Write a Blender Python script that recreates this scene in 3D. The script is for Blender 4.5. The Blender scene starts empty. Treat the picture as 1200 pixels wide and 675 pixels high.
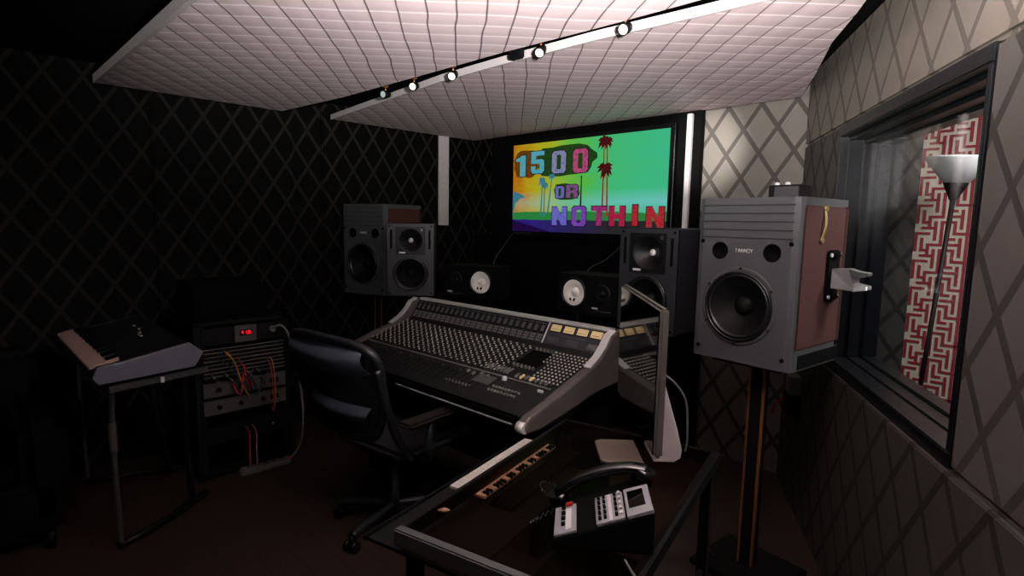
import bpy, bmesh, math, random
from mathutils import Vector, Matrix
random.seed(7)
C = bpy.context.scene.collection
sc = bpy.context.scene
PI = math.pi
rad = math.radians

# ------------------------------------------------------------------ materials
def lin(c):
    return tuple((v / 12.92 if v <= 0.04045 else ((v + 0.055) / 1.055) ** 2.4) for v in c)
def rgb(r, g, b):
    return lin((r / 255, g / 255, b / 255)) + (1,)

class NT:
    def __init__(s, name):
        s.m = bpy.data.materials.new(name); s.m.use_nodes = True
        s.t = s.m.node_tree; s.t.nodes.clear()
        s.out = s.n('ShaderNodeOutputMaterial')
    def n(s, typ, **kw):
        x = s.t.nodes.new(typ)
        for k, v in kw.items(): setattr(x, k, v)
        return x
    def l(s, a, b): s.t.links.new(a, b)
    def math(s, op, a, b=None, clamp=False):
        x = s.n('ShaderNodeMath', operation=op); x.use_clamp = clamp
        for i, v in enumerate((a, b)):
            if v is None: continue
            if isinstance(v, (int, float)): x.inputs[i].default_value = v
            else: s.l(v, x.inputs[i])
        return x.outputs[0]
    def mix(s, f, a, b):
        x = s.n('ShaderNodeMix', data_type='RGBA')
        if isinstance(f, (int, float)): x.inputs[0].default_value = f
        else: s.l(f, x.inputs[0])
        for i, v in ((6, a), (7, b)):
            if isinstance(v, tuple): x.inputs[i].default_value = v
            else: s.l(v, x.inputs[i])
        return x.outputs[2]
    def bsdf(s, col=None, rough=0.5, metal=0.0, spec=0.5):
        b = s.n('ShaderNodeBsdfPrincipled')
        if isinstance(col, tuple): b.inputs['Base Color'].default_value = col
        elif col is not None: s.l(col, b.inputs['Base Color'])
        if isinstance(rough, (int, float)): b.inputs['Roughness'].default_value = rough
        else: s.l(rough, b.inputs['Roughness'])
        if isinstance(metal, (int, float)): b.inputs['Metallic'].default_value = metal
        else: s.l(metal, b.inputs['Metallic'])
        b.inputs['Specular IOR Level'].default_value = spec
        s.l(b.outputs[0], s.out.inputs[0]); s.b = b
        return b
    def coord(s, which='Object'):
        tc = s.n('ShaderNodeTexCoord'); return tc.outputs[which]
    def xyz(s, which='Object'):
        sp = s.n('ShaderNodeSeparateXYZ'); s.l(s.coord(which), sp.inputs[0]); return sp.outputs
    def noise(s, scale, detail=4, rough=0.6, vec=None):
        x = s.n('ShaderNodeTexNoise'); x.inputs['Scale'].default_value = scale
        x.inputs['Detail'].default_value = detail; x.inputs['Roughness'].default_value = rough
        s.l(vec if vec is not None else s.coord(), x.inputs['Vector']); return x.outputs['Fac']
    def bump(s, h, strength=0.3, dist=0.01):
        x = s.n('ShaderNodeBump'); x.inputs['Strength'].default_value = strength
        x.inputs['Distance'].default_value = dist
        s.l(h, x.inputs['Height']); s.l(x.outputs[0], s.b.inputs['Normal'])

GAIN = {'tannoy_grey': .36, 'brown_cloth': .26, 'synth_grey': .36, 'synth_panel': .3, 'chair_mesh': .32, 'chair_pad': .85, 'chair_plastic': .36, 'arm_pad': .25, 'monitor_grey': .3,
        'white_paper_cone': 1.0, 'knob_cap': .75, 'arm_metal': .45, 'meter_yellow': 1.0, 'white_paint': .75, 'key_cream': .85, 'black_leather': .15, 'brushed_silver': .9, 'rack_silver': .36, 'white_cable': .16, 'grey_tape': .2, 'black_plastic': .3, 'black_paint': .4,
        'cream_print': .5, 'red_print': .6, 'key_white': .7, 'frosted_shade': 1.0, 'copper_edge': 1.0, 'red_cable': .8, 'console_panel': .4, 'pale_badge': .7, 'booth_dark': .4, 'steel_grey': .42, 'aluminium': .32, 'foot_metal': .5, 'speaker_cone': .3, 'rubber_surround': .35}
def mat(name, col, rough=0.5, metal=0.0, spec=0.5, var=0.12, scale=30, bump=0.0):
    t = NT(name)
    g = GAIN.get(name, .5); col = tuple(c * g for c in col[:3]) + (1,)
    nz = t.noise(scale)
    dark = tuple(c * (1 - var) for c in col[:3]) + (1,)
    lite = tuple(min(1, c * (1 + var)) for c in col[:3]) + (1,)
    t.bsdf(t.mix(nz, dark, lite), rough, metal, spec)
    if bump: t.bump(nz, bump, 0.004)
    return t.m
def emit(name, col, strength):
    t = NT(name); e = t.n('ShaderNodeEmission')
    e.inputs[0].default_value = col; e.inputs[1].default_value = strength
    t.l(e.outputs[0], t.out.inputs[0]); return t.m

def wallpaper(name, cell, line, w, h, lw, rc, rl, mc, ml, offu=0.0, offv=0.0, spec=.5):
    """taupe satin cloth with a woven diamond lattice"""
    t = NT(name); o = t.xyz()
    u = t.math('DIVIDE', t.math('ADD', o[0], offu), w); v = t.math('DIVIDE', t.math('ADD', o[2], offv), h)
    def fam(k):
        f = t.math('FRACT', k); return t.math('ABSOLUTE', t.math('SUBTRACT', f, 0.5))
    d = t.math('MINIMUM', fam(t.math('ADD', u, v)), fam(t.math('SUBTRACT', u, v)))
    mr = t.n('ShaderNodeMapRange', interpolation_type='SMOOTHSTEP')
    mr.inputs[1].default_value = lw * 0.8; mr.inputs[2].default_value = lw * 1.2
    mr.inputs[3].default_value = 1; mr.inputs[4].default_value = 0
    t.l(d, mr.inputs[0]); mask = mr.outputs[0]
    nz = t.noise(7, 5)
    cv = t.mix(nz, tuple(c * 0.8 for c in cell[:3]) + (1,), tuple(c * 1.2 for c in cell[:3]) + (1,))
    col = t.mix(mask, cv, line)
    r = t.math('ADD', t.math('MULTIPLY', mask, rl - rc), rc)
    m = t.math('ADD', t.math('MULTIPLY', mask, ml - mc), mc)
    t.bsdf(col, r, m, spec)
    t.bump(t.math('ADD', t.math('MULTIPLY', nz, 0.5), mask), 0.25, 0.004)
    return t.m

def quilt(name, base, seam_shade, seam_highlight, sp, ang_a, ang_b, wid):  # seam shadows (dark lines) and seam highlights (light lines) are put into the colour
    t = NT(name); o = t.xyz()
    def fam(a, s):
        k = t.math('ADD', t.math('MULTIPLY', o[0], math.cos(a) / s), t.math('MULTIPLY', o[1], math.sin(a) / s))
        nzw = t.math('MULTIPLY', t.math('SUBTRACT', t.noise(1.6, 2), 0.5), 0.45)
        k = t.math('ADD', k, nzw)
        return t.math('ABSOLUTE', t.math('SUBTRACT', t.math('FRACT', k), 0.5))
    def line(d, w):
        mr = t.n('ShaderNodeMapRange', interpolation_type='SMOOTHSTEP')
        mr.inputs[1].default_value = 0; mr.inputs[2].default_value = w
        mr.inputs[3].default_value = 1; mr.inputs[4].default_value = 0
        t.l(d, mr.inputs[0]); return mr.outputs[0]
    da, db = fam(ang_a, sp[0]), fam(ang_b, sp[1])
    la, lb = line(da, wid[0]), line(db, wid[1])
    nz = t.noise(5, 6)
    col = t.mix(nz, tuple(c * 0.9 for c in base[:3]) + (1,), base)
    col = t.mix(t.math('MULTIPLY', lb, 0.8), col, seam_highlight)
    col = t.mix(la, col, seam_shade)
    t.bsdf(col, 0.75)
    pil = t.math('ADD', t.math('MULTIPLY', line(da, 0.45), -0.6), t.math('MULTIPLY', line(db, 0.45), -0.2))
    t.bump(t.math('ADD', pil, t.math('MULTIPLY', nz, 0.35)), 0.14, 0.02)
    return t.m

M = {}
M['black'] = mat('black_paint', rgb(14, 14, 15), 0.55, spec=.2)
M['matte'] = mat('matte_black', rgb(9, 9, 9), 0.85, spec=0.08)
M['gloss'] = mat('gloss_black', rgb(12, 13, 16), 0.22, bump=0.15, scale=60)
M['frame'] = mat('window_frame_black', rgb(20, 22, 27), 0.3, bump=0.5, scale=25)
M['plastic'] = mat('black_plastic', rgb(24, 25, 27), 0.45, spec=.25)
M['baffle'] = mat('tannoy_grey', rgb(98, 101, 104), 0.6, bump=0.15, scale=200)
M['groove'] = mat('groove_dark', rgb(30, 31, 32), 0.7)
M['gen'] = mat('monitor_grey', rgb(56, 59, 65), 0.5, bump=0.1, scale=200)
M['cone'] = mat('speaker_cone', rgb(22, 22, 23), 0.6, spec=.15)
M['surround'] = mat('rubber_surround', rgb(34, 35, 36), 0.32)
M['white_cone'] = mat('white_paper_cone', rgb(216, 213, 205), 0.8)
M['brown'] = mat('brown_cloth', rgb(122, 48, 36), 0.85, bump=0.3, scale=300, var=0.25)
M['gold'] = mat('gold_badge', rgb(205, 180, 110), 0.4, 0.6)
M['badge'] = mat('pale_badge', rgb(225, 225, 222), 0.5)
M['silver'] = mat('brushed_silver', rgb(225, 223, 220), 0.35, 0.25)
M['alu'] = mat('aluminium', rgb(140, 134, 126), 0.5, 0.3)
M['armm'] = mat('arm_metal', rgb(190, 190, 192), .35, .4)
M['footm'] = mat('foot_metal', rgb(150, 132, 120), .45, .2)
M['railm'] = mat('desk_rail', rgb(92, 94, 94), .45)
M['steel'] = mat('steel_grey', rgb(120, 122, 124), 0.4, 0.6)
M['white'] = mat('white_paint', rgb(215, 208, 206), 0.6)
M['cable_white'] = mat('white_cable', rgb(205, 203, 198), 0.5)
M['console_top'] = mat('console_panel', rgb(34, 35, 36), 0.45, bump=0.1, scale=80)
M['console_meter'] = mat('console_meter_panel', rgb(66, 68, 74), 0.5)
M['cheek'] = mat('console_cheek', rgb(112, 104, 100), 0.42)
M['knob'] = mat('knob_dark', rgb(60, 60, 58), 0.5)
M['cap'] = mat('knob_cap', rgb(205, 200, 185), 0.5)
M['vu'] = mat('meter_yellow', rgb(240, 218, 160), 0.5)
M['btn'] = mat('button_grey', rgb(150, 148, 142), 0.5)
M['lcd'] = mat('lcd_grey', rgb(110, 112, 110), 0.3)
M['keys_white'] = mat('key_white', rgb(228, 222, 214), 0.35)
M['keys_dim'] = mat('key_cream', rgb(196, 160, 150), 0.4)
M['synth'] = mat('synth_grey', rgb(150, 152, 168), 0.45)
M['synth_dark'] = mat('synth_panel', rgb(24, 24, 28), 0.5)
M['tape'] = mat('grey_tape', rgb(130, 125, 118), 0.6)
M['mesh'] = mat('chair_mesh', rgb(30, 34, 38), 0.7, bump=0.6, scale=350)
M['chair_pad'] = mat('chair_pad', rgb(84, 92, 104), 0.8, spec=.2)
M['chair'] = mat('chair_plastic', rgb(38, 42, 48), 0.4)
M['arm'] = mat('arm_pad', rgb(52, 44, 40), 0.5)
M['leather'] = mat('black_leather', rgb(17, 19, 22), 0.45, spec=.15, bump=0.4, scale=60)
M['copper'] = mat('copper_edge', rgb(190, 130, 75), 0.35, 0.8)
M['phone'] = mat('phone_silver', rgb(178, 178, 182), 0.4)
M['red_led'] = emit('red_led', rgb(255, 30, 40), 1.6)
M['green_led'] = emit('green_led', rgb(60, 230, 150), 0.6)
M['red_btn'] = mat('red_button', rgb(230, 60, 40), 0.4)
M['cable_red'] = mat('red_cable', rgb(190, 30, 30), 0.5)
M['cable_yellow'] = mat('yellow_cable', rgb(220, 150, 30), 0.5)
M['cable_blue'] = mat('blue_cable', rgb(30, 50, 90), 0.5)
M['cable_black'] = mat('black_cable', rgb(22, 22, 22), 0.5)
M['rackunit'] = mat('rack_silver', rgb(140, 140, 140), 0.4, 0.5)
M['beige'] = mat('beige_paper', rgb(200, 150, 115), 0.7)
M['dkcol'] = mat('booth_dark', rgb(60, 60, 60), 0.6)
M['cream'] = mat('cream_print', rgb(228, 214, 196), 0.7)
M['maze_red'] = mat('red_print', rgb(150, 14, 40), 0.7)
M['bulb'] = emit('lamp_lit', rgb(255, 240, 215), 2.6)
M['bulb_dim'] = emit('lamp_dim', rgb(210, 235, 220), 0.6)
M['screen_black'] = mat('screen_glass', rgb(3, 4, 4), 0.05, spec=0.6, var=0)
M['shade'] = mat('frosted_shade', rgb(222, 222, 224), 0.5)
M['grid_line'] = mat('console_silk', rgb(140, 140, 138), 0.6)

M['wall_shaded'] = wallpaper('diamond_cloth_shaded', rgb(9, 8, 8), rgb(35, 33, 30), 0.18, 0.27, 0.075, 0.6, 0.6, 0.0, 0.0, -0.068, 0.089, .06)  # same cloth as the lit walls, with the shade painted into its colour
M['wall_booth'] = wallpaper('diamond_cloth_booth', rgb(52, 50, 48), rgb(18, 17, 17), 0.208, 0.30, 0.08, 0.5, 0.6, 0.0, 0.0)
M['wall_back'] = wallpaper('diamond_cloth_back', rgb(132, 126, 118), rgb(66, 60, 55), 0.208, 0.30, 0.08, 0.34, 0.6, 0.35, 0.0, 0.062, -0.054)
M['wall_right'] = wallpaper('diamond_cloth_right_lit', rgb(128, 120, 110), rgb(86, 79, 72), 0.216, 0.30, 0.06, 0.38, 0.6, 0.25, 0.0, 0.0, 0.05)  # lighter copy of the cloth: brighter light above the window is in the colour
M['wall_right_shaded'] = wallpaper('diamond_cloth_right_shaded', rgb(81, 78, 74), rgb(50, 47, 44), 0.216, 0.30, 0.075, 0.5, 0.6, 0.1, 0.0, 0.144, 0.152, .3)  # darker copy of that cloth, shade beside the window painted in
M['wall_right_deep_shade'] = wallpaper('diamond_cloth_right_deep_shade', rgb(62, 59, 55), rgb(34, 32, 30), 0.216, 0.30, 0.07, 0.5, 0.6, 0.1, 0.0, 0.144, 0.152, .3)  # darkest copy of that cloth, shade below the window painted in
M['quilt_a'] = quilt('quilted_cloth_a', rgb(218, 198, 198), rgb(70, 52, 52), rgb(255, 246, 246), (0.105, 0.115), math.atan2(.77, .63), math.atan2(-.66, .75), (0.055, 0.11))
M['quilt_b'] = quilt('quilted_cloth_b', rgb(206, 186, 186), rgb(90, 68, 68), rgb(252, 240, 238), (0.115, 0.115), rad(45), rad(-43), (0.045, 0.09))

def wood_floor():
    t = NT('dark_wood_floor'); o = t.xyz()
    v = t.math('DIVIDE', o[1], 0.13)
    edge = t.math('ABSOLUTE', t.math('SUBTRACT', t.math('FRACT', v), 0.5))
    gap = t.math('GREATER_THAN', edge, 0.485)
    mp = t.n('ShaderNodeMapping'); mp.inputs['Scale'].default_value = (1.5, 14, 1)
    t.l(t.coord(), mp.inputs[0])
    g = t.noise(3, 8, 0.65, mp.outputs[0])
    col = t.mix(g, rgb(26, 18, 14), rgb(60, 43, 33))
    col = t.mix(gap, col, rgb(8, 6, 5))
    t.bsdf(col, 0.5); t.bump(g, 0.15, 0.003)
    return t.m
M['floor'] = wood_floor()

def thin_glass(name, tint, refl, rgh=.02, base=.02):
    t = NT(name)
    tr = t.n('ShaderNodeBsdfTransparent'); tr.inputs[0].default_value = tint
    gl = t.n('ShaderNodeBsdfGlossy'); gl.inputs[0].default_value = (1, 1, 1, 1); gl.inputs['Roughness'].default_value = rgh
    lw = t.n('ShaderNodeLayerWeight'); lw.inputs[0].default_value = 0.5
    fac = t.math('ADD', t.math('MULTIPLY', t.math('POWER', lw.outputs['Facing'], 4.0), refl), base, clamp=True)
    mx = t.n('ShaderNodeMixShader')
    t.l(fac, mx.inputs[0]); t.l(tr.outputs[0], mx.inputs[1]); t.l(gl.outputs[0], mx.inputs[2])
    t.l(mx.outputs[0], t.out.inputs[0]); return t.m
M['glass'] = thin_glass('window_glass', (0.94, 0.95, 0.95, 1), 0.35)
M['desk_glass'] = thin_glass('smoked_glass', (0.84, 0.72, 0.64, 1), 0.03, .18, .004)

def screen_picture():
    """island sunset artwork: yellow on the left to sea green on the right, dark violet shore below"""
    t = NT('screen_picture'); o = t.xyz()          # local x 0..1.49, z 0..0.76
    x = t.math('DIVIDE', o[0], 1.49); y = t.math('DIVIDE', o[2], 0.76)
    mp = t.n('ShaderNodeMapping'); mp.inputs['Scale'].default_value = (2.2, 1, 7); t.l(t.coord(), mp.inputs[0])
    nz = t.noise(2.0, 5, 0.6, mp.outputs[0])
    k = t.math('ADD', x, t.math('MULTIPLY', t.math('SUBTRACT', nz, 0.5), 0.45))
    cr = t.n('ShaderNodeValToRGB'); e = cr.color_ramp.elements
    e[0].position = 0.0; e[0].color = rgb(190, 120, 20)
    e[1].position = 1.0; e[1].color = rgb(70, 205, 150)
    for p, c in ((0.12, (200, 165, 30)), (0.3, (175, 195, 40)), (0.48, (95, 200, 80)), (0.62, (75, 205, 125))):
        q = e.new(p); q.color = rgb(*c)
    t.l(k, cr.inputs[0]); col = cr.outputs[0]
    # pale blue haze band above the shore
    def band(c, w):
        return t.math('SUBTRACT', 1.0, t.math('DIVIDE', t.math('ABSOLUTE', t.math('SUBTRACT', y, c)), w), clamp=True)
    b = t.math('MULTIPLY', band(0.36, 0.13), t.math('ADD', 0.25, t.math('MULTIPLY', x, 0.6)))
    col = t.mix(b, col, rgb(125, 215, 215))
    # green shrub line then violet shore
    sh = t.math('ADD', 0.255, t.math('MULTIPLY', t.math('SUBTRACT', nz, 0.5), 0.10))
    g = t.math('LESS_THAN', y, sh); col = t.mix(g, col, rgb(46, 140, 66))
    d = t.math('LESS_THAN', y, t.math('SUBTRACT', t.math('ADD', 0.175, t.math('MULTIPLY', t.math('SUBTRACT', nz, 0.5), 0.03)), 0.0))
    shore = t.mix(t.math('MULTIPLY', x, 1.5, True), rgb(52, 30, 140), rgb(44, 44, 48)); col = t.mix(d, col, shore)
    dk = t.math('LESS_THAN', y, t.math('SUBTRACT', 0.17, t.math('MULTIPLY', x, 0.42)))
    col = t.mix(dk, col, rgb(36, 14, 70))
    lb = t.math('LESS_THAN', y, 0.045); col = t.mix(lb, col, rgb(6, 6, 7))
    em = t.n('ShaderNodeEmission'); em.inputs[1].default_value = 0.74
    t.l(col, em.inputs[0]); t.l(em.outputs[0], t.out.inputs[0]); return t.m
M['picture'] = screen_picture()
def letter_mat(name, a, b):
    t = NT(name); nz = t.noise(60, 3); 
    mr = t.n('ShaderNodeMapRange'); mr.inputs[1].default_value = 0.35; mr.inputs[2].default_value = 0.5; t.l(nz, mr.inputs[0])
    em = t.n('ShaderNodeEmission'); em.inputs[1].default_value = 0.68
    t.l(t.mix(mr.outputs[0], a, b), em.inputs[0]); t.l(em.outputs[0], t.out.inputs[0]); return t.m

# ------------------------------------------------------------------ mesh builder
class MB:
    def __init__(s): s.bm = bmesh.new()
    def faces(s, vs, fs, smooth=False):
        v = [s.bm.verts.new(p) for p in vs]
        for f in fs:
            try:
                q = s.bm.faces.new([v[i] for i in f]); q.smooth = smooth
            except ValueError: pass
        return s
    def box(s, c, d, rz=0, bev=0.0, rx=0, ry=0):
        t = bmesh.new(); bmesh.ops.create_cube(t, size=1)
        bmesh.ops.scale(t, vec=d, verts=t.verts)
        if bev:
            bmesh.ops.bevel(t, geom=list(t.edges), offset=bev, segments=2, affect='EDGES', clamp_overlap=True)
        m = Matrix.Translation(c) @ Matrix.Rotation(rz, 4, 'Z') @ Matrix.Rotation(ry, 4, 'Y') @ Matrix.Rotation(rx, 4, 'X')
        bmesh.ops.transform(t, matrix=m, verts=t.verts); return s.join(t)
    def join(s, t):
        me = bpy.data.meshes.new('tmp'); t.to_mesh(me); t.free(); s.bm.from_mesh(me); bpy.data.meshes.remove(me); return s
    def cyl(s, p0, p1, r0, r1=None, seg=16, smooth=True, caps=True):
        p0 = Vector(p0); p1 = Vector(p1); r1 = r0 if r1 is None else r1
        ax = (p1 - p0).normalized(); q = ax.to_track_quat('Z', 'Y')
        a = []; b = []
        for i in range(seg):
            e = Vector((math.cos(2 * PI * i / seg), math.sin(2 * PI * i / seg), 0))
            a.append(s.bm.verts.new(p0 + q @ (e * r0))); b.append(s.bm.verts.new(p1 + q @ (e * r1)))
        for i in range(seg):
            j = (i + 1) % seg
            f = s.bm.faces.new((a[i], a[j], b[j], b[i])); f.smooth = smooth
        if caps:
            s.bm.faces.new(a[::-1]); s.bm.faces.new(b)
        return s
    def tube(s, pts, r, seg=8, res=6, closed=False, flat=1.0):
        P = [Vector(p) for p in pts]; n = len(P); out = []
        if res > 1:
            rng = n if closed else n - 1
            for i in range(rng):
                if closed: a, b, c, d = P[(i - 1) % n], P[i], P[(i + 1) % n], P[(i + 2) % n]
                else: a, b, c, d = P[max(i - 1, 0)], P[i], P[i + 1], P[min(i + 2, n - 1)]
                for k in range(res):
                    t = k / res
                    out.append(0.5 * ((2 * b) + (c - a) * t + (2 * a - 5 * b + 4 * c - d) * t * t + (3 * b - a - 3 * c + d) * t ** 3))
            if not closed: out.append(P[-1])
        else: out = P
        rings = []; m = len(out); up = None
        for i, p in enumerate(out):
            t = (out[(i + 1) % m] - out[i - 1]) if closed else (out[min(i + 1, m - 1)] - out[max(i - 1, 0)])
            t.normalize()
            if up is None: up = Vector((0, 0, 1)) if abs(t.z) < 0.9 else Vector((1, 0, 0))
            x = t.cross(up)
            if x.length < 1e-4: x = t.cross(Vector((1, 0.3, 0)))
            x.normalize(); y = x.cross(t).normalized(); up = y
            rings.append([s.bm.verts.new(p + x * math.cos(2 * PI * k / seg) * r + y * math.sin(2 * PI * k / seg) * r * flat) for k in range(seg)])
        for i in range(m if closed else m - 1):
            A, B = rings[i], rings[(i + 1) % m]
            for k in range(seg):
                j = (k + 1) % seg
                f = s.bm.faces.new((A[k], A[j], B[j], B[k])); f.smooth = True
        if not closed:
            s.bm.faces.new(rings[0][::-1]); s.bm.faces.new(rings[-1])
        return s
    def prism(s, poly, vec, smooth=False):
        """closed polygon (3d points) swept along vec"""
        v = Vector(vec); a = [s.bm.verts.new(p) for p in poly]; b = [s.bm.verts.new(Vector(p) + v) for p in poly]
        n = len(a); s.bm.faces.new(a[::-1]); s.bm.faces.new(b)
        for i in range(n):
            j = (i + 1) % n; f = s.bm.faces.new((a[i], a[j], b[j], b[i])); f.smooth = smooth
        return s
    def lathe(s, prof, c=(0, 0, 0), axis='Z', seg=32, smooth=True, cap=False, sx=1.0, sz=1.0):
        """prof: (radius, height) along the axis; axis 'Y' turns heights toward -Y"""
        c = Vector(c); rings = []
        for r, h in prof:
            ring = []
            for i in range(seg):
                a = 2 * PI * i / seg
                p = Vector((r * math.cos(a) * sx, r * math.sin(a) * sz, h))
                if axis == 'Y': p = Vector((p.x, -p.z, p.y))
                ring.append(s.bm.verts.new(c + p))
            rings.append(ring)
        for A, B in zip(rings, rings[1:]):
            for i in range(seg):
                j = (i + 1) % seg; f = s.bm.faces.new((A[i], A[j], B[j], B[i])); f.smooth = smooth
        if cap:
            s.bm.faces.new(rings[0][::-1]); s.bm.faces.new(rings[-1])
        return s
    def plate(s, x0, x1, z0, z1, holes, y=0.0, th=0.012, seg=40):
        """front plate facing -Y with round holes (x, z, r), each hole lined by a short tunnel"""
        t = bmesh.new(); es = []
        def loop(pts):
            v = [t.verts.new(p) for p in pts]
            for i in range(len(v)): es.append(t.edges.new((v[i], v[(i + 1) % len(v)])))
        loop([(x0, y, z0), (x1, y, z0), (x1, y, z1), (x0, y, z1)])
        for hx, hz_, hr in holes:
            loop([(hx + hr * math.cos(2 * PI * i / seg), y, hz_ + hr * math.sin(2 * PI * i / seg)) for i in range(seg)])
        bmesh.ops.triangle_fill(t, edges=es, use_beauty=True, normal=(0, -1, 0))
        s.join(t)
        for hx, hz_, hr in holes: s.lathe([(hr, 0), (hr, -th)], (hx, y, hz_), 'Y', seg)
        return s
    def shell(s, x0, x1, y0, y1, z0, z1, back=True):
        """box without its -Y side"""
        v = [(x0, y0, z0), (x1, y0, z0), (x1, y1, z0), (x0, y1, z0), (x0, y0, z1), (x1, y0, z1), (x1, y1, z1), (x0, y1, z1)]
        return s.faces(v, [(0, 3, 2, 1), (4, 5, 6, 7), (1, 2, 6, 5), (3, 0, 4, 7)] + ([(2, 3, 7, 6)] if back else []))
    def build(s, name, m, parent=None, bevel=0.0, subsurf=0):
        bmesh.ops.recalc_face_normals(s.bm, faces=s.bm.faces)
        me = bpy.data.meshes.new(name); s.bm.to_mesh(me); s.bm.free()
        me.materials.append(M[m] if isinstance(m, str) else m)
        o = bpy.data.objects.new(name, me); C.objects.link(o)
        if parent: o.parent = parent
        if bevel:
            b = o.modifiers.new('bevel', 'BEVEL'); b.width = bevel; b.segments = 2; b.limit_method = 'ANGLE'; b.angle_limit = rad(40)
        if subsurf:
            b = o.modifiers.new('sub', 'SUBSURF'); b.levels = subsurf; b.render_levels = subsurf
        return o

def empty(name, label, cat, loc=(0, 0, 0), rz=0, group=None, rot=None):
    o = bpy.data.objects.new(name, None); C.objects.link(o); o.empty_display_size = 0.05
    o.location = loc; o.rotation_euler = rot if rot else (0, 0, rz)
    o['label'] = label; o['category'] = cat
    if group: o['group'] = group
    return o
def tag(o, label, cat, group=None):
    o['label'] = label; o['category'] = cat
    if group: o['group'] = group
    return o
def structure(o, label=None):
    o['kind'] = 'structure'
    if label: o['label'] = label
    return o
def copy_tree(o, parent=None):
    c = o.copy(); C.objects.link(c)
    if parent: c.parent = parent
    for ch in list(o.children): copy_tree(ch, c)
    return c

# ------------------------------------------------------------------ room shell
# X runs along the screen wall, Y toward it; the window wall is splayed by 30 degrees
CX, CY = -1.18, 3.6
WA = rad(30); D = Vector((math.sin(WA), -math.cos(WA), 0)); NO = Vector((math.cos(WA), math.sin(WA), 0))   # along wall, out of the room
LX, BY, CEIL, FRONT = -4.15, 3.6, 2.43, -2.6
END = (CY - FRONT) / math.cos(WA)
ex = CX + D.x * END
structure(MB().faces([(LX - .1, FRONT - .1, 0), (ex + .3, FRONT - .1, 0), (ex + .3, FRONT, 0), (CX + .3, BY + .1, 0), (LX - .1, BY + .1, 0)], [(0, 1, 2, 3, 4)]).build('floor', 'floor'))
structure(MB().prism([(LX - .1, FRONT - .1, CEIL), (ex + .3, FRONT - .1, CEIL), (CX + .3, BY + .1, CEIL), (LX - .1, BY + .1, CEIL)], (0, 0, .1)).build('ceiling', 'matte'))
# left wall: cloth panels; local x along +Y
def wall_obj(name, mb, m, loc, rz, label=None):
    o = mb.build(name, m); o.location = loc; o.rotation_euler = (0, 0, rz); structure(o, label); return o
L = BY - FRONT
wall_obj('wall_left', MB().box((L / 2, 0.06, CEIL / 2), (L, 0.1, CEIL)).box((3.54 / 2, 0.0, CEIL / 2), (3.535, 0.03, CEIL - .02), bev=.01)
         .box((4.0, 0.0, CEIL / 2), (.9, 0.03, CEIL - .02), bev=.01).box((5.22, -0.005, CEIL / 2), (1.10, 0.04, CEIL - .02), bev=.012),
         'wall_shaded', (LX, FRONT, 0), PI / 2)
wall_obj('wall_back', MB().box((-1.485, 0.06, CEIL / 2), (2.97 + .2, 0.1, CEIL)), 'wall_back', (CX, BY, 0), 0)
# the left third of the screen wall takes the cloth copy with shade painted in
wall_obj('wall_back_left', MB().box((0.2, 0, CEIL / 2), (.4, .02, CEIL)), 'wall_shaded', (LX, BY, 0), 0)
structure(MB().box(((LX + ex) / 2, FRONT - .05, CEIL / 2), (ex - LX + .4, .1, CEIL)).build('wall_front', 'matte'))
# window wall, local x = distance from the corner, local y = out of the room
def wl(o): o.location = (CX, CY, 0); o.rotation_euler = (0, 0, math.atan2(D.y, D.x)); return o
# with this rotation local +y points to NO
S0, S1, ZS, ZH, TH = 0.70, 1.985, 0.93, 2.02, 0.22
w = MB()
v_ = wl(MB().box((END / 2 + .1, TH / 2, 0.4525), (END + .2, TH, 0.905)).box((END / 2 + .1, -0.012, 0.4525), (END + .2, .02, .905), bev=.004).build('wall_right_lower', 'wall_right_deep_shade')); structure(v_, 'lower band of diamond cloth below the window, shade painted into its colour')
w.box((S0 / 2, TH / 2, (.905 + ZH) / 2), (S0, TH, ZH - .905), bev=.01)
w.box(((S1 + END + .2) / 2, TH / 2, (.905 + ZH) / 2), (END + .2 - S1, TH, ZH - .905), bev=.012)
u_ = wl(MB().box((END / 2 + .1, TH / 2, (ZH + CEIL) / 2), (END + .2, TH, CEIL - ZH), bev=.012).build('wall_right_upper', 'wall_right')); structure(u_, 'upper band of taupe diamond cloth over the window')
o = wl(w.build('wall_right', 'wall_right_shaded')); structure(o, 'splayed wall in taupe diamond cloth around the window')

# ------------------------------------------------------------------ window
def ring(mb, s0, s1, z0, z1, y0, y1, wd, wt, wb):
    yc, dy = (y0 + y1) / 2, y1 - y0
    mb.box(((s0 + s1) / 2, yc, z0 + wb / 2), (s1 - s0, dy, wb), bev=.004); mb.box(((s0 + s1) / 2, yc, z1 - wt / 2), (s1 - s0, dy, wt), bev=.004)
    for sx in (s0 + wd / 2, s1 - wd / 2): mb.box((sx, yc, (z0 + wb + z1 - wt) / 2), (wd, dy, z1 - z0 - wb - wt), bev=.004)
wf = MB(); ring(wf, S0, S1, .905, ZH, -.005, .035, .02, .05, .045); ring(wf, S0, S1, .905, ZH, .035, .10, .012, .065, .025); ring(wf, S0, S1, .905, ZH, .10, .16, .02, .08, .03); ring(wf, S0, S1, .905, ZH, .16, .225, .028, .092, .04)
wo = wl(wf.build('window_1', 'frame')); structure(wo, 'deep stepped black frame of the booth window')
MB().box(((S0 + S1) / 2, .13, (.905 + .025 + ZH - .075) / 2), (S1 - S0 - .03, .006, ZH - .905 - .105)).build('glass', 'glass', wo)

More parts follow.
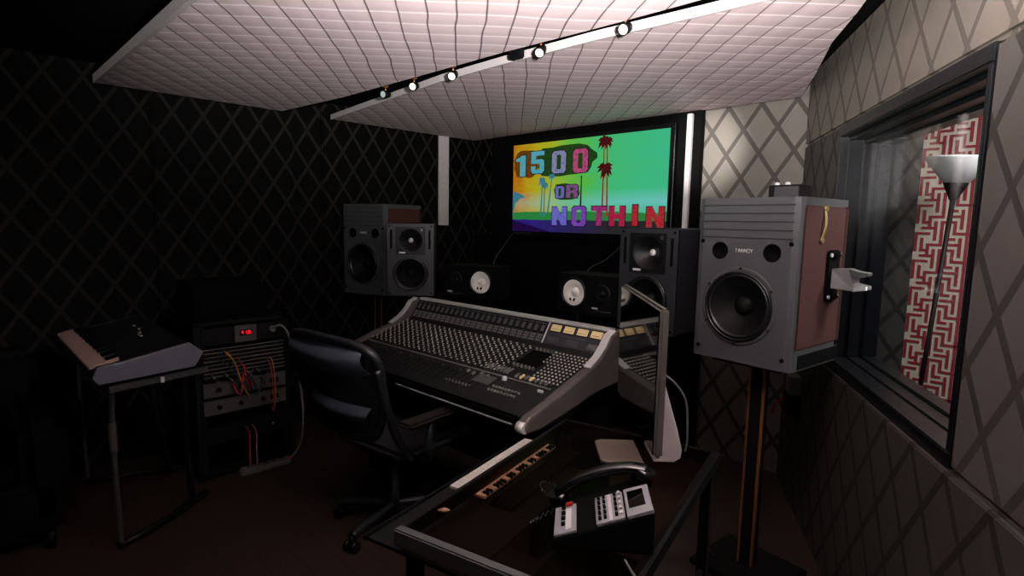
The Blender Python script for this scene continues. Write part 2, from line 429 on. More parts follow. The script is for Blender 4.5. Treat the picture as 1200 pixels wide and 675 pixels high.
# ------------------------------------------------------------------ booth behind the window
BW = 4.3
structure(MB().box((.45, BW + .05, 1.3), (4.2, .1, 2.6)).build('wall_booth', 'dkcol'), 'dark wall of the booth behind the window')
structure(MB().box((-1.5, 3.98, 1.3), (.06, .64, 2.6)).build('wall_booth_left', 'dkcol'))
structure(MB().box((2.55, 1.4, 1.3), (.1, 6, 2.6)).build('wall_booth_right', 'dkcol'))
structure(MB().prism([(-1.5, BW + .1, 2.6), (2.6, BW + .1, 2.6), (2.6, -1.6, 2.6), (2.2, -1.6, 2.6), (-1.0, 3.9, 2.6)], (0, 0, .08)).build('ceiling_booth', 'dkcol'))
structure(MB().prism([(-1.5, BW + .1, -.06), (2.6, BW + .1, -.06), (2.6, -1.6, -.06), (2.4, -1.6, -.06), (-.9, 3.9, -.06)], (0, 0, .06)).build('floor_booth', 'floor'))
# printed red and cream maze panel
mz = empty('maze_wall_panel', 'red and cream maze patterned panel on the far wall behind the window', 'wall panel', (-.722, BW, 0))
PW, PH = 1.5, 2.5
MB().box((PW / 2, -.01, PH / 2), (PW, .02, PH)).build('backing', 'cream', mz)
jy = [0]
p = MB(); tw, th, lw_ = .125, .17, .0145
def hz(x0, x1, y):
    jy[0] = (jy[0] + 1) % 17; p.box(((x0 + x1) / 2, -.022 - jy[0] * 6e-5, y), (x1 - x0 + lw_, .004, lw_))
def vt(x, y0, y1):
    jy[0] = (jy[0] + 1) % 17; p.box((x, -.022 - jy[0] * 6e-5, (y0 + y1) / 2), (lw_, .004, y1 - y0 + lw_))
for i in range(int(PW / tw)):
    for j in range(-1, int(PH / th)):
        X, Z = i * tw + .012, j * th + .03 + (.07 if i % 2 else 0)
        a = th / 5; b = tw / 4.0
        if Z < 0: continue
        hz(X, X + 2 * b, Z + 4 * a); vt(X, Z + 1 * a, Z + 4 * a); vt(X + 1 * b, Z + a, Z + 3 * a); hz(X + b, X + 2 * b, Z + a)
        vt(X + 2 * b, Z + 2 * a, Z + 4 * a) if i % 2 else vt(X + 2 * b, Z, Z + 2 * a)
        hz(X + 2 * b, X + 4 * b, Z + 2 * a); vt(X + 3 * b, Z + 3 * a, Z + 5 * a); vt(X + 3 * b, Z, Z + 1.0 * a); hz(X + b, X + 3 * b, Z)
        vt(X + 4 * b, Z + 2 * a, Z + 4 * a)
p.build('maze_pattern', 'maze_red', mz)
# dark diamond cloth panel to its left
wall_obj('wall_booth_cloth', MB().box((.338, -.01, 1.3), (.676, .02, 2.5)), 'wall_booth', (-1.40, BW, 0), 0)
# torchiere
lt = Vector((-.487, 3.84, 1.80)); lb = Vector((-.585, 3.85, .02))
fl = empty('floor_lamp', 'slender black torchiere with frosted white bowl in front of the maze panel', 'floor lamp', (lb.x, lb.y, 0))
off = lt - Vector((lb.x, lb.y, 0)); ax = (off - Vector((0, 0, .02))).normalized()
MB().lathe([(0, 0), (.13, 0), (.13, .012), (.11, .025), (.02, .03), (0, .03)], seg=28).build('base', 'black', fl)
MB().cyl((0, 0, .02), off - ax * .09, .0125, seg=12).build('pole', 'black', fl)
cu = MB().lathe([(.0, -.09), (.018, -.09), (.024, -.075), (.045, -.03), (.058, 0), (.05, .004), (.0, -.03)], seg=28).build('collar', 'black', fl)
bo = MB().lathe([(.0, -.005), (.052, -.005), (.155, .125), (.158, .134), (.15, .134), (.05, .003), (0, .003)], seg=36).build('lamp_shade', 'shade', fl)
for q in (cu, bo): q.location = off; q.rotation_euler = (Vector((0, 0, 1)).rotation_difference(ax)).to_euler()

# ------------------------------------------------------------------ ceiling clouds and track
Z0 = 2.30
def cloud(name, label, poly, m, th=.05):
    r = empty(name, label, 'ceiling panel', (poly[0][0], poly[0][1], Z0), group='quilted ceiling panels')
    ox, oy = poly[0]
    MB().prism([(x - ox, y - oy, 0) for x, y in poly], (0, 0, th)).build('fabric', m, r)
    return r, ox, oy
P1 = [(-4.06, .675), (.46, .66), (-.10, 1.62), (-.3, 1.84), (-1.03, 1.842), (-1.39, 1.835), (-1.88, 1.812), (-2.345, 1.81), (-3.3, 1.80), (-4.06, 1.74)]
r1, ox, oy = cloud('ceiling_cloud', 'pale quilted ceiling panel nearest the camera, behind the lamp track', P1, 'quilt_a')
MB().box(((P1[1][0] + P1[0][0]) / 2 - ox, -.012, .020), (4.52, .02, .046)).build('edge_trim', 'white', r1)
P2 = [(-4.08, 2.13), (-2.504, 1.955), (-2.019, 1.942), (-1.467, 1.945), (-1.009, 1.978), (-.52, 2.0), (-.565, 2.2), (-.62, 2.31), (-.783, 2.609), (-1.0, 3.11), (-1.10, 3.32), (-1.207, 3.56), (-4.08, 3.56)]
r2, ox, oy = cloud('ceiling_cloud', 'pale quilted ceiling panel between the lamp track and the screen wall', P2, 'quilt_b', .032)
ft = MB()
for (a, b), (c, d) in zip(P2[:5], P2[1:6]):
    v = Vector((c - a, d - b, 0)); n = Vector((v.y, -v.x, 0)).normalized() * .012
    ft.prism([(a - ox, b - oy, -.004), (c - ox, d - oy, -.004), (c - ox + n.x, d - oy + n.y, -.004), (a - ox + n.x, b - oy + n.y, -.004)], (0, 0, .036))
ft.build('edge_trim', 'white', r2)
# lamp track in the gap
TP = [(-3.6, 1.89), (-2.9, 1.88), (-2.0, 1.87), (-1.2, 1.885), (-.3, 1.92)]
tr = empty('light_track', 'black lamp track running in the gap between the two ceiling panels', 'lamp track', (TP[0][0], TP[0][1], 2.345))
m_ = MB()
for (a, b), (c, d) in zip(TP, TP[1:]):
    v = Vector((c - a, d - b, 0))
    m_.box(((a + c) / 2 - TP[0][0], (b + d) / 2 - TP[0][1], .02), (v.length + .01, .036, .03), rz=math.atan2(v.y, v.x))
m_.build('rail', 'black', tr)
MB().box((1.6, -.01, .06), (3.3, .02, .05)).build('mount_plate', 'black', tr)
fz = MB().box((1.72, .0, -.03), (.07, .04, .055), bev=.006).build('power_feed', 'plastic', tr)
def spot_head(x, y, aim, lit, label):
    r = empty('track_spotlight', label, 'spotlight', (x, y, 2.345), group='spotlights on the ceiling track'); r.scale = (.66, .66, .66)
    MB().box((0, 0, -.012), (.05, .032, .03), bev=.004).cyl((0, 0, -.02), (0, 0, -.07), .007, seg=8).build('bracket', 'copper', r)
    d = Vector(aim).normalized(); c = Vector((0, 0, -.085))
    q = d.to_track_quat('Z', 'Y')
    h = MB().lathe([(0, -.05), (.022, -.05), (.03, -.04), (.034, .0), (.034, .04), (.028, .04), (.026, .02)], seg=20).build('housing', 'black', r)
    h.location = c; h.rotation_euler = q.to_euler()
    l = MB().lathe([(0, .032), (.026, .032), (.029, .036), (0, .042)], seg=20).build('lens', 'bulb' if lit else 'bulb_dim', r)
    l.location = c; l.rotation_euler = q.to_euler()
    return r
names = ['small greenish spotlight farthest along the ceiling track', 'second lit spotlight counting from the far left end of the track', 'lit spotlight left of the black power feed on the track', 'lit spotlight right of the black power feed on the track', 'brightest lit spotlight at the near end of the track']
for (x, y, aim, lit), nm in zip([(-2.98, 1.90, (.3, -.9, -.2), 0), (-2.68, 1.893, (.5, -.8, -.3), 1), (-2.33, 1.885, (.5, -.8, -.5), 1), (-1.72, 1.877, (.35, -.75, -.6), 1), (-1.29, 1.88, (.2, -.9, -.45), 1)], names):
    spot_head(x, y, aim, lit, nm)

# white strips
structure(MB().box((-4.115, 3.225, 1.92), (.02, .11, .82), bev=.003).build('trim_1', 'white'), 'white vertical strip on the dark wall near the corner')
structure(MB().box((-1.88, 3.53, 1.90), (.034, .03, .76), bev=.003).build('trim_2', 'white'), 'thin bright vertical strip right of the big screen')
structure(MB().box((-2.81, 3.57, 1.885), (2.0, .05, .89)).box((-2.9, 3.575, .72), (2.3, .05, 1.44)).build('trim_3', 'matte'), 'black backing board around the big screen')

# ------------------------------------------------------------------ television
tv = empty('television', 'large wall screen showing rainbow coloured lettering 1500 OR NOTHIN over palms', 'television', (-3.495, 3.5, 1.44))
TW, TVH = 1.49, .76
MB().box((TW / 2, .025, TVH / 2 - .005), (TW + .07, .04, TVH + .075), bev=.006).build('casing', 'gloss', tv)
MB().faces([(0, 0, 0), (TW, 0, 0), (TW, 0, TVH), (0, 0, TVH)], [(0, 1, 2, 3)]).build('screen', 'picture', tv)
G = {  # block letters in a unit box, polygons
    '1': [[(.42, 0), (1, 0), (1, 1), (.55, 1), (.42, .9)], [(0, .72), (.43, .72), (.43, .92), (.3, .9), (0, .86)]],
    '5': [[(0, .8), (1, .8), (1, 1), (0, 1)], [(0, .45), (.36, .45), (.36, .8), (0, .8)], [(.36, .45), (.36, .64), (.85, .64), (1, .54), (1, .12), (.85, 0), (.15, 0), (0, .12), (0, .34), (.34, .34), (.34, .18), (.64, .18), (.64, .45)]],
    '0': [[(0, .12), (.15, 0), (.5, 0), (.5, .17), (.35, .2), (.35, .8), (.5, .83), (.5, 1), (.15, 1), (0, .88)], [(1, .12), (.85, 0), (.5, 0), (.5, .17), (.65, .2), (.65, .8), (.5, .83), (.5, 1), (.85, 1), (1, .88)]],
    'R': [[(0, 0), (.36, 0), (.36, 1), (0, 1)], [(.36, .8), (.36, 1), (.85, 1), (1, .9), (1, .55), (.88, .46), (1, .38), (1, 0), (.66, 0), (.66, .36), (.36, .38), (.36, .54), (.62, .56), (.62, .8)]],
    'N': [[(0, 0), (.34, 0), (.34, 1), (0, 1)], [(.66, 0), (1, 0), (1, 1), (.66, 1)], [(.34, .55), (.66, 0), (.66, .45), (.34, 1)]],
    'T': [[(0, .76), (1, .76), (1, 1), (0, 1)], [(.32, 0), (.68, 0), (.68, .76), (.32, .76)]],
    'H': [[(0, 0), (.36, 0), (.36, 1), (0, 1)], [(.64, 0), (1, 0), (1, 1), (.64, 1)], [(.36, .38), (.64, .38), (.64, .62), (.36, .62)]],
    'I': [[(.1, 0), (.9, 0), (.9, 1), (.1, 1)]]}
G['O'] = G['0']
LET = [('1', -3.461, -3.346, 1.935, 2.110, (70, 165, 185), (95, 185, 200)), ('5', -3.284, -3.137, 1.952, 2.133, (75, 165, 190), (95, 185, 205)), ('0', -3.054, -2.908, 1.944, 2.120, (105, 115, 170), (150, 150, 190)), ('0', -2.837, -2.691, 1.939, 2.120, (120, 60, 130), (205, 85, 125)),
       ('O', -3.009, -2.918, 1.746, 1.842, (95, 95, 170), (120, 120, 205)), ('R', -2.897, -2.781, 1.747, 1.849, (110, 70, 120), (145, 90, 150)),
       ('N', -3.039, -2.886, 1.531, 1.677, (95, 90, 200), (125, 115, 225)), ('O', -2.834, -2.694, 1.527, 1.680, (110, 60, 165), (135, 80, 190)), ('T', -2.642, -2.501, 1.533, 1.679, (140, 30, 100), (170, 55, 125)), ('H', -2.478, -2.339, 1.533, 1.678, (165, 20, 60), (190, 40, 80)), ('I', -2.284, -2.225, 1.539, 1.687, (175, 25, 45), (200, 45, 60)), ('N', -2.162, -2.020, 1.528, 1.672, (175, 30, 45), (195, 50, 60))]
M['halo_g'] = letter_mat('letter_halo', rgb(26, 56, 24), rgb(40, 78, 30))
M['halo_b'] = letter_mat('letter_halo_brown', rgb(90, 50, 10), rgb(120, 70, 15))
M['halo_d'] = letter_mat('letter_outline', rgb(14, 10, 22), rgb(22, 16, 32))
M['palm_d'] = letter_mat('palm_dark', rgb(60, 12, 18), rgb(90, 24, 26))
M['palm_r'] = letter_mat('palm_trunk_red', rgb(150, 20, 20), rgb(190, 35, 30))
M['palm_b'] = letter_mat('palm_blue', rgb(50, 110, 130), rgb(70, 140, 160))
TX, TZ = -3.495, 1.44
def blob(x0, x1, z0, z1, y, m, seedv):
    rnd = random.Random(seedv); pts = []; N = 22
    for i in range(N):
        a = 2 * PI * i / N; cx, cz = math.cos(a), math.sin(a)
        k = 1 / max(abs(cx), abs(cz)) ** .75 * rnd.uniform(.9, 1.06)
        pts.append(((x0 + x1) / 2 + cx * k * (x1 - x0) / 2 - TX, y, (z0 + z1) / 2 + cz * k * (z1 - z0) / 2 - TZ))
    MB().faces(pts, [tuple(range(N))]).build('letter_shadow', m, tv)
blob(-3.485, -3.20, 1.925, 2.15, -.001, 'halo_b', 1); blob(-3.22, -2.62, 1.925, 2.16, -.0012, 'halo_g', 2)
blob(-3.03, -2.76, 1.735, 1.86, -.001, 'halo_g', 4)
for i, (g, x0, x1, z0, z1, a, b) in enumerate(LET):
    mm = letter_mat('letter_%d' % i, rgb(*a), rgb(*b))
    e_ = .006
    sh = MB(); mb = MB()
    for poly in G[g]:
        mb.faces([(x0 + u * (x1 - x0) - TX, -.004, z0 + v * (z1 - z0) - TZ) for u, v in poly], [tuple(range(len(poly)))])
        sh.faces([(x0 - e_ + u * (x1 - x0 + 2 * e_) - TX, -.0025, z0 - e_ + v * (z1 - z0 + 2 * e_) - TZ) for u, v in poly], [tuple(range(len(poly)))])
    lo = mb.build('letter', mm, tv); sh.build('outline', 'halo_d', lo)
def palm(x, zb, zt, size, m, mt, lean=0.0):
    t = MB().faces([(x - .008 - TX, -.0018, zb - TZ), (x + .008 - TX, -.0018, zb - TZ), (x + lean + .005 - TX, -.0018, zt - TZ), (x + lean - .005 - TX, -.0018, zt - TZ)], [(0, 1, 2, 3)]).build('palm_trunk', mt, tv)
    f = MB(); rnd = random.Random(int(x * 1000))
    for k in range(11):
        a = 2 * PI * k / 11 + rnd.uniform(-.2, .2); l = size * rnd.uniform(.7, 1.1)
        c = Vector((x + lean - TX, -.002, zt - TZ)); d = Vector((math.cos(a), 0, math.sin(a) * .75 - .12)) * l
        n = Vector((-d.z, 0, d.x)).normalized() * size * .2
        f.faces([c, c + d * .5 + n, c + d - Vector((0, 0, size * .25)), c + d * .5 - n], [(0, 1, 2, 3)])
    f.build('palm_leaf', m, t)
palm(-2.545, 1.66, 2.17, .075, 'palm_d', 'palm_r', .0); palm(-2.50, 1.60, 2.165, .07, 'palm_d', 'palm_r', -.02); palm(-2.535, 1.9, 1.97, .085, 'palm_d', 'palm_d', .01)
palm(-2.75, 1.68, 1.91, .012, 'halo_d', 'halo_d'); palm(-3.165, 1.60, 1.90, .055, 'palm_b', 'palm_b', .012); palm(-3.09, 1.62, 1.93, .04, 'palm_b', 'palm_b', .04); palm(-3.13, 1.60, 1.86, .05, 'palm_b', 'palm_b', 0)
MB().faces([(.0, -.0015, .16), (.03, -.0015, .27), (.09, -.0015, .31), (.15, -.0015, .32), (.11, -.0015, .345), (.05, -.0015, .36), (.02, -.0015, .38), (.0, -.0015, .33)], [(0, 1, 2, 3, 4, 5, 6, 7)]).build('flower', 'palm_b', tv)
MB().box((.13, -.0015, .018), (.2, .001, .006)).build('caption_bar', 'steel', tv)
cb = MB().tube([(0, 0, 0), (-.02, -.1, -.12), (-.06, -.18, -.3), (-.07, -.2, -.9), (-.05, -.15, -1.453)], .006, res=5).build('screen_cable', 'cable_black'); cb.location = (-3.44, 3.46, 1.46); tag(cb, 'thin black cable hanging from the left end of the big screen', 'cable')
cb = MB().tube([(0, 0, 0), (-.05, -.15, -.12), (-.14, -.3, -.26), (-.16, -.34, -.8), (-.15, -.3, -1.413)], .006, res=5).build('screen_cable', 'cable_black'); cb.location = (-2.3, 3.46, 1.42); tag(cb, 'thin black cable slanting below the right half of the big screen', 'cable')

# ------------------------------------------------------------------ loudspeakers
def woofer(parent, c, r, cone='cone', sur='surround', cap='cone', name='woofer'):
    x, y, z = c
    w_ = MB().lathe([(r * 1.0, 0), (r * 1.0, .008), (r * .93, .010), (r * .92, .002)], c, 'Y', 40).build(name, sur, parent)
    MB().lathe([(r * .93, .001), (r * .88, .010), (r * .82, .002), (r * .80, -.002)], c, 'Y', 40).build('surround', sur, w_)
    MB().lathe([(r * .81, -.001), (r * .5, -.035), (r * .26, -.055)], c, 'Y', 40).build('cone', cone, w_)
    MB().lathe([(r * .28, -.054), (r * .24, -.038), (r * .14, -.030), (0, -.027)], c, 'Y', 24).build('dust_cap', cap, w_)
    return w_
def genelec(loc, rz, label):
    r = empty('studio_monitor', label, 'loudspeaker', loc, rz, group='tall grey two-way monitors behind the console')
    W, H, DP = .32, .495, .29
    # cabinet with hollow front for the drivers
    MB().shell(-W / 2, W / 2, .0, DP, 0, H).build('cabinet', 'gen', r, bevel=.01)
    f = MB().plate(-W / 2 + .003, W / 2 - .003, .003, H - .003, [(0, .155, .112), (0, .378, .078)], -.006)
    f.shell(-W / 2 + .003, W / 2 - .003, -.006, .001, .003, H - .003, False); f.build('front_baffle', 'gen', r)
    t = MB().lathe([(.016, -.045), (.03, -.036), (.055, -.016), (.077, .0015), (.080, .002)], (0, -.007, .378), 'Y', 40)
    t.plate(-.10, .10, .282, .470, [(0, .378, .078)], -.0085, .004)
    wg = t.build('horn', 'plastic', r)
    MB().lathe([(.017, -.046), (.012, -.038), (0, -.035)], (0, -.007, .378), 'Y', 20).build('tweeter', 'badge', wg)
    woofer(r, (0, -.012, .155), .118)
    for s in (-1, 1):
        MB().box((s * .128, -.006, .385), (.016, .004, .13), bev=.002).build('port_slot', 'matte', r)
        for z in (.475, .02): MB().cyl((s * .14, -.004, z), (s * .14, -.010, z), .006, seg=10).build('screw', 'matte', r)
    MB().box((-.055, -.0085, .296), (.042, .004, .010)).build('badge', 'badge', r)
    MB().box((.075, -.0085, .45), (.014, .004, .018)).build('logo', 'steel', r)
    return r
gR = genelec((-1.42, 2.33, 1.04), rad(-2), 'tall grey two-way monitor right of the console, partly behind the flat display')
gL = genelec((-3.19, 2.22, 1.035), rad(50), 'tall grey two-way monitor beside the dark big loudspeaker, left of the console')
def ns10(loc, rz, label, side):
    r = empty('nearfield_monitor', label, 'loudspeaker', loc, rz, group='black white-coned nearfields behind the console')
    W, H, DP = .382, .205, .20
    xw = -.085 * side; c = (xw, -.002, .105)
    cb_ = MB().plate(-W / 2, W / 2, 0, H, [(xw, .105, .076)], 0.0); cb_.shell(-W / 2, W / 2, 0, DP, 0, H); cb_.build('cabinet', 'matte', r)
    wr = MB().lathe([(.084, 0), (.084, .007), (.074, .009), (.070, .002)], c, 'Y', 40).build('woofer', 'plastic', r)
    MB().lathe([(.0695, .001), (.067, .003), (.045, -.010), (.024, -.020)], c, 'Y', 40).build('cone', 'white_cone', wr)
    MB().lathe([(.026, -.019), (.022, -.010), (.012, -.006), (0, -.005)], c, 'Y', 24).build('dust_cap', 'white_cone', wr)
    for s in (-1, 1): MB().box((xw + s * .012 - .004, -.008, .068), (.008, .006, .016), ry=s * .5).build('lead_wire', 'matte', wr)
    xt = .098 * side
    tw_ = MB().lathe([(.048, 0), (.048, .006), (.042, .007), (.024, .001), (.018, .001)], (xt, -.001, .115), 'Y', 32).build('tweeter', 'plastic', r)
    MB().lathe([(.018, .0), (.012, .008), (0, .011)], (xt, -.001, .115), 'Y', 20).build('dome', 'cone', tw_)
    MB().box((xt - .045, -.0015, .035), (.035, .003, .008)).build('badge', 'badge', r)
    MB().box((xt + .005, -.0015, .022), (.10, .002, .004)).build('badge_line', 'steel', r)
    return r
nR = ns10((-1.795, 2.36, 1.076), rad(2), 'black nearfield monitor with white cone above the yellow meters', 1)
nL = ns10((-2.72, 2.34, 1.062), rad(18), 'black nearfield monitor with white cone farther along the console, below the screen corner', -1)
def riser(loc, rz, label):
    r = empty('monitor_riser', label, 'stand', loc, rz, group='low black risers under the nearfields')
    MB().box((0, .06, .045), (.22, .14, .012), bev=.003).build('top_plate', 'black', r)
    for s in (-1, 1): MB().box((s * .09, .08, -.50), (.02, .06, 1.08)).build('leg', 'black', r)
    MB().box((0, .08, -1.02), (.26, .22, .012)).build('base_plate', 'black', r)
riser((-1.795, 2.385, 1.025), rad(2), 'low black riser under the nearfield above the yellow meters')
riser((-2.72, 2.385, 1.011), rad(18), 'low black riser under the nearfield below the screen corner')

def tannoy(loc, rz, label):
    r = empty('main_monitor', label, 'loudspeaker', loc, rz, group='big single-driver loudspeakers on poles')
    W, H, DP, B = .44, .68, .43, .035
    # cabinet outline in plan: front with rounded shoulders
    out = [(-W / 2 + .03, 0), (W / 2 - .03, 0), (W / 2 - .008, .008), (W / 2, .03), (W / 2, DP - .02), (W / 2 - .02, DP), (-W / 2 + .02, DP), (-W / 2, DP - .02), (-W / 2, .03), (-W / 2 + .008, .008)]
    DX, DZ_, DR = -.012, .235, .147
    cab = MB(); n = len(out)
    cab.faces([(x, y, 0) for x, y in out] + [(x, y, H) for x, y in out], [tuple(range(n))[::-1], tuple(range(n, 2 * n))] + [(i, (i + 1) % n, n + (i + 1) % n, n + i) for i in range(1, n)])
    cab.plate(-W / 2 + .03, W / 2 - .03, 0, H, [(DX, DZ_, DR * .955), (-.107, .462, .036), (.117, .462, .036)], 0.0, .03)
    bmesh.ops.remove_doubles(cab.bm, verts=cab.bm.verts, dist=1e-5)
    cab.build('cabinet', 'baffle', r)
    for s in (-1, 1):
        MB().box((s * (W / 2 + .0015), DP / 2 + .004, H / 2 + .028), (.006, DP - .045, H - .12), bev=.003).build('side_panel', 'brown', r)
        MB().box((s * (W / 2 + .001), DP / 2 + .02, .035), (.004, DP - .07, .055)).build('side_base', 'matte', r)
        MB().box((s * (W / 2 + .001), DP - .035, H / 2 + .02), (.007, .02, H - .1)).build('rear_edge', 'matte', r)
    for k in range(5): MB().box((0, -.001, H - .03 - k * .033), (W - .05, .004, .0035)).build('groove', 'groove', r)
    for s in (-1, 1):
        MB().lathe([(.0365, .0), (.036, .002), (.034, .001), (.033, -.03), (0, -.03)], (s * .112 + .005, -.0005, .462), 'Y', 32).build('port_hole', 'matte', r)
        for x, z in ((.19, .50), (.185, .045)): MB().lathe([(.009, 0), (.009, .003), (0, .003)], (s * x, 0, z), 'Y', 14).build('screw', 'matte', r)
    pl_ = MB().lathe([(.164, 0), (.164, .002), (.156, .003), (DR, .002)], (DX, 0, DZ_), 'Y', 48).build('driver_ring', 'baffle', r)
    w_ = woofer(r, (DX, -.002, DZ_), DR, 'cone', 'surround', 'cone', 'driver')
    for k in range(6):
        a = k * PI / 3 + .5; MB().cyl((DX + .158 * math.cos(a), -.001, DZ_ + .158 * math.sin(a)), (DX + .158 * math.cos(a), -.006, DZ_ + .158 * math.sin(a)), .005, seg=8).build('screw', 'matte', r)
    # maker's lettering, a row of small pale letters
    tx = MB(); lp = 'TANNOY'
    strokes = {'T': [((0, 1), (1, 1)), ((.5, 0), (.5, 1))], 'A': [((0, 0), (.5, 1)), ((.5, 1), (1, 0)), ((.2, .4), (.8, .4))], 'N': [((0, 0), (0, 1)), ((0, 1), (1, 0)), ((1, 0), (1, 1))], 'O': [((0, 0), (0, 1)), ((0, 1), (1, 1)), ((1, 1), (1, 0)), ((1, 0), (0, 0))], 'Y': [((0, 1), (.5, .5)), ((1, 1), (.5, .5)), ((.5, .5), (.5, 0))]}
    for i, ch in enumerate(lp):
        for (a, b), (c, d) in strokes[ch]:
            x0 = -.038 + i * .0132
            tx.cyl((x0 + a * .009, -.002, .458 + b * .015), (x0 + c * .009, -.002, .458 + d * .015), .0013, seg=6)
    tx.build('lettering', 'badge', r)
    return r
TRZ = rad(-6.5)
tR = tannoy((-.955, 2.295, .985), TRZ, 'big grey loudspeaker with brown side panel on a pole by the window')
tL = tannoy((-3.80, 2.22, .985), rad(16), 'big dark loudspeaker on a pole near the left corner')
# bracket and handle on the near side of the right one
hb = MB().tube([(.225, .17, .52), (.235, .175, .56), (.233, .18, .60), (.225, .185, .635)], .007, seg=8, flat=.6).cyl((.221, .17, .515), (.232, .17, .515), .012, seg=12).cyl((.221, .187, .64), (.232, .187, .64), .012, seg=12).build('gold_strap', 'gold', tR)
br = MB().box((.229, .285, .37), (.012, .11, .21), bev=.006).box((.242, .285, .455), (.02, .05, .02), bev=.004).box((.242, .285, .285), (.02, .05, .02), bev=.004).build('wall_bracket', 'matte', tR)
MB().prism([(.235, .26, .40), (.30, .26, .405), (.33, .27, .395), (.355, .30, .39), (.35, .315, .375), (.31, .30, .365), (.31, .30, .345), (.35, .32, .335), (.355, .305, .32), (.32, .27, .315), (.235, .26, .32)], (0, .05, 0))  .build('bracket_arm', 'armm', br, bevel=.004)
for y in (.245, .325):
    for z in (.285, .455): MB().cyl((.234, y, z), (.242, y, z), .008, seg=12).build('bolt', 'badge', br)
for k, (l, rz_, lbl) in enumerate([((-.92, 2.47, 0), TRZ, 'black pole stand with copper edges under the grey loudspeaker by the window'), ((-3.86, 2.40, 0), rad(16), 'black pole stand under the dark loudspeaker near the left corner')]):
    s_ = empty('speaker_stand', lbl, 'stand', l, rz_, group='pole stands under the big loudspeakers')
    MB().box((0, 0, .015), (.38, .34, .03), bev=.006).build('base_plate', 'black', s_)
    MB().box((0, 0, .50), (.05, .06, .94)).build('pole', 'plastic', s_)
    for s in (-1, 1): MB().box((s * .031, -.024, .50), (.010, .016, .93), bev=.002).build('edge_strip', 'copper', s_)
    MB().box((0, 0, .975), (.30, .28, .016)).build('top_plate', 'black', s_)
# small box on top of the right loudspeaker
bx = empty('small_box', 'small black box with grey lid and two shiny knobs on the grey loudspeaker', 'box', (-.88, 2.54, 1.665), TRZ)
MB().box((0, 0, .03), (.13, .11, .06), bev=.004).build('case', 'black', bx); MB().box((.012, -.05, .03), (.10, .015, .045), bev=.002).build('face', 'steel', bx)
for s in (-.045, .0): MB().lathe([(.0, .064), (.010, .062), (.012, .05)], (s, -.02, .01), seg=14).build('knob', 'badge', bx)
# junction box on the window wall
jb = wl(empty('junction_box', 'grey and black outlet box on the wall behind the loudspeaker pole', 'outlet box'))
MB().box((.42, -.055, .70), (.10, .06, .10), bev=.004).build('cover', 'btn', jb); MB().box((.42, -.055, .595), (.11, .07, .11), bev=.004).build('case', 'black', jb)
rc = wl(MB().tube([(.40, -.09, .62), (.38, -.11, .59), (.36, -.13, .56), (.35, -.14, .50)], .007).build('red_cable', 'cable_red')); tag(rc, 'short red cable hanging from the outlet box behind the loudspeaker pole', 'cable')

# ------------------------------------------------------------------ mixing console
cs = empty('mixing_console', 'large curved black mixing console with silver trim and four yellow meters', 'mixing console', (-1.545, 1.655, 0), .034)
WID = 1.53; CH = .05
yl, yb, yt, zf, zl, zb, zt = .211, .524, .613, .746, .807, .899, 1.021
def surf(y):   # height of the working surface
    return zf + (zl - zf) * y / yl if y < yl else zl + (zb - zl) * (y - yl) / (yb - yl)
body = [(-WID + .01, -.02, zf - .045), (-WID + .01, -.01, zf - .004), (-WID + .01, 0, zf), (-WID + .01, yl, zl), (-WID + .01, yb - .05, zb - .016), (-WID + .01, yb, zb), (-WID + .01, yb + .02, zb + .02), (-WID + .01, yt, zt - .004), (-WID + .01, yt + .13, zt - .004), (-WID + .01, yt + .13, .80), (-WID + .01, .3, .66), (-WID + .01, .02, .67)]
MB().prism(body, (WID - .02, 0, 0)).build('body', 'console_top', cs)
MB().box((-WID / 2, -.022, zf - .022), (WID - .06, .03, .05), bev=.012).build('arm_rest', 'leather', cs)
MB().box((-WID / 2 + .3, -.036, zf - .035), (WID - .7, .008, .010), bev=.003).build('front_trim', 'silver', cs)
# end cheeks: a curved side profile swept across
def cheek(x, name):
    pr = [(-.045, zf - .055), (-.055, zf - .03), (-.045, zf - .005), (-.02, zf + .012), (.1, zf + .045), (.25, zl + .035), (.40, zb - .015), (.47, zb + .022), (.52, zb + .065), (.56, zb + .115), (.59, zt), (.60, zt + .012), (.66, zt + .012), (.74, zt), (.76, .86), (.70, .78), (.45, zl - .05), (.2, zf - .035), (.05, zf - .06)]
    return MB().prism([(x, y, z) for y, z in pr], (CH, 0, 0), smooth=False).build(name, 'cheek', cs, bevel=.012)
cr_ = cheek(-.012, 'end_cheek'); cl_ = cheek(-WID - CH + .012, 'end_cheek')
for x, par in ((-.013, cr_), (-WID - CH + .011, cl_)):
    e = [(-.02, zf + .013), (.1, zf + .046), (.25, zl + .036), (.40, zb - .014), (.47, zb + .023), (.52, zb + .066), (.56, zb + .116), (.59, zt + .002), (.60, zt + .014)]
    tm = MB()
    for (a, b), (c, d) in zip(e[3:], e[4:]):
        tm.prism([(x + .006, a, b), (x + CH - .004, a, b), (x + CH - .004, c, d), (x + .006, c, d)], (0, -.004, .005))
    tm.build('silver_trim', 'silver', par)
MB().cyl((-.012 + .005, -.046, zf - .03), (CH - .018, -.046, zf - .03), .024, seg=16).build('trim_nose', 'silver', cr_)
MB().box((-WID / 2, yt + .03, zt + .006), (WID - .01, .05, .018), bev=.006).build('top_rail', 'silver', cs)
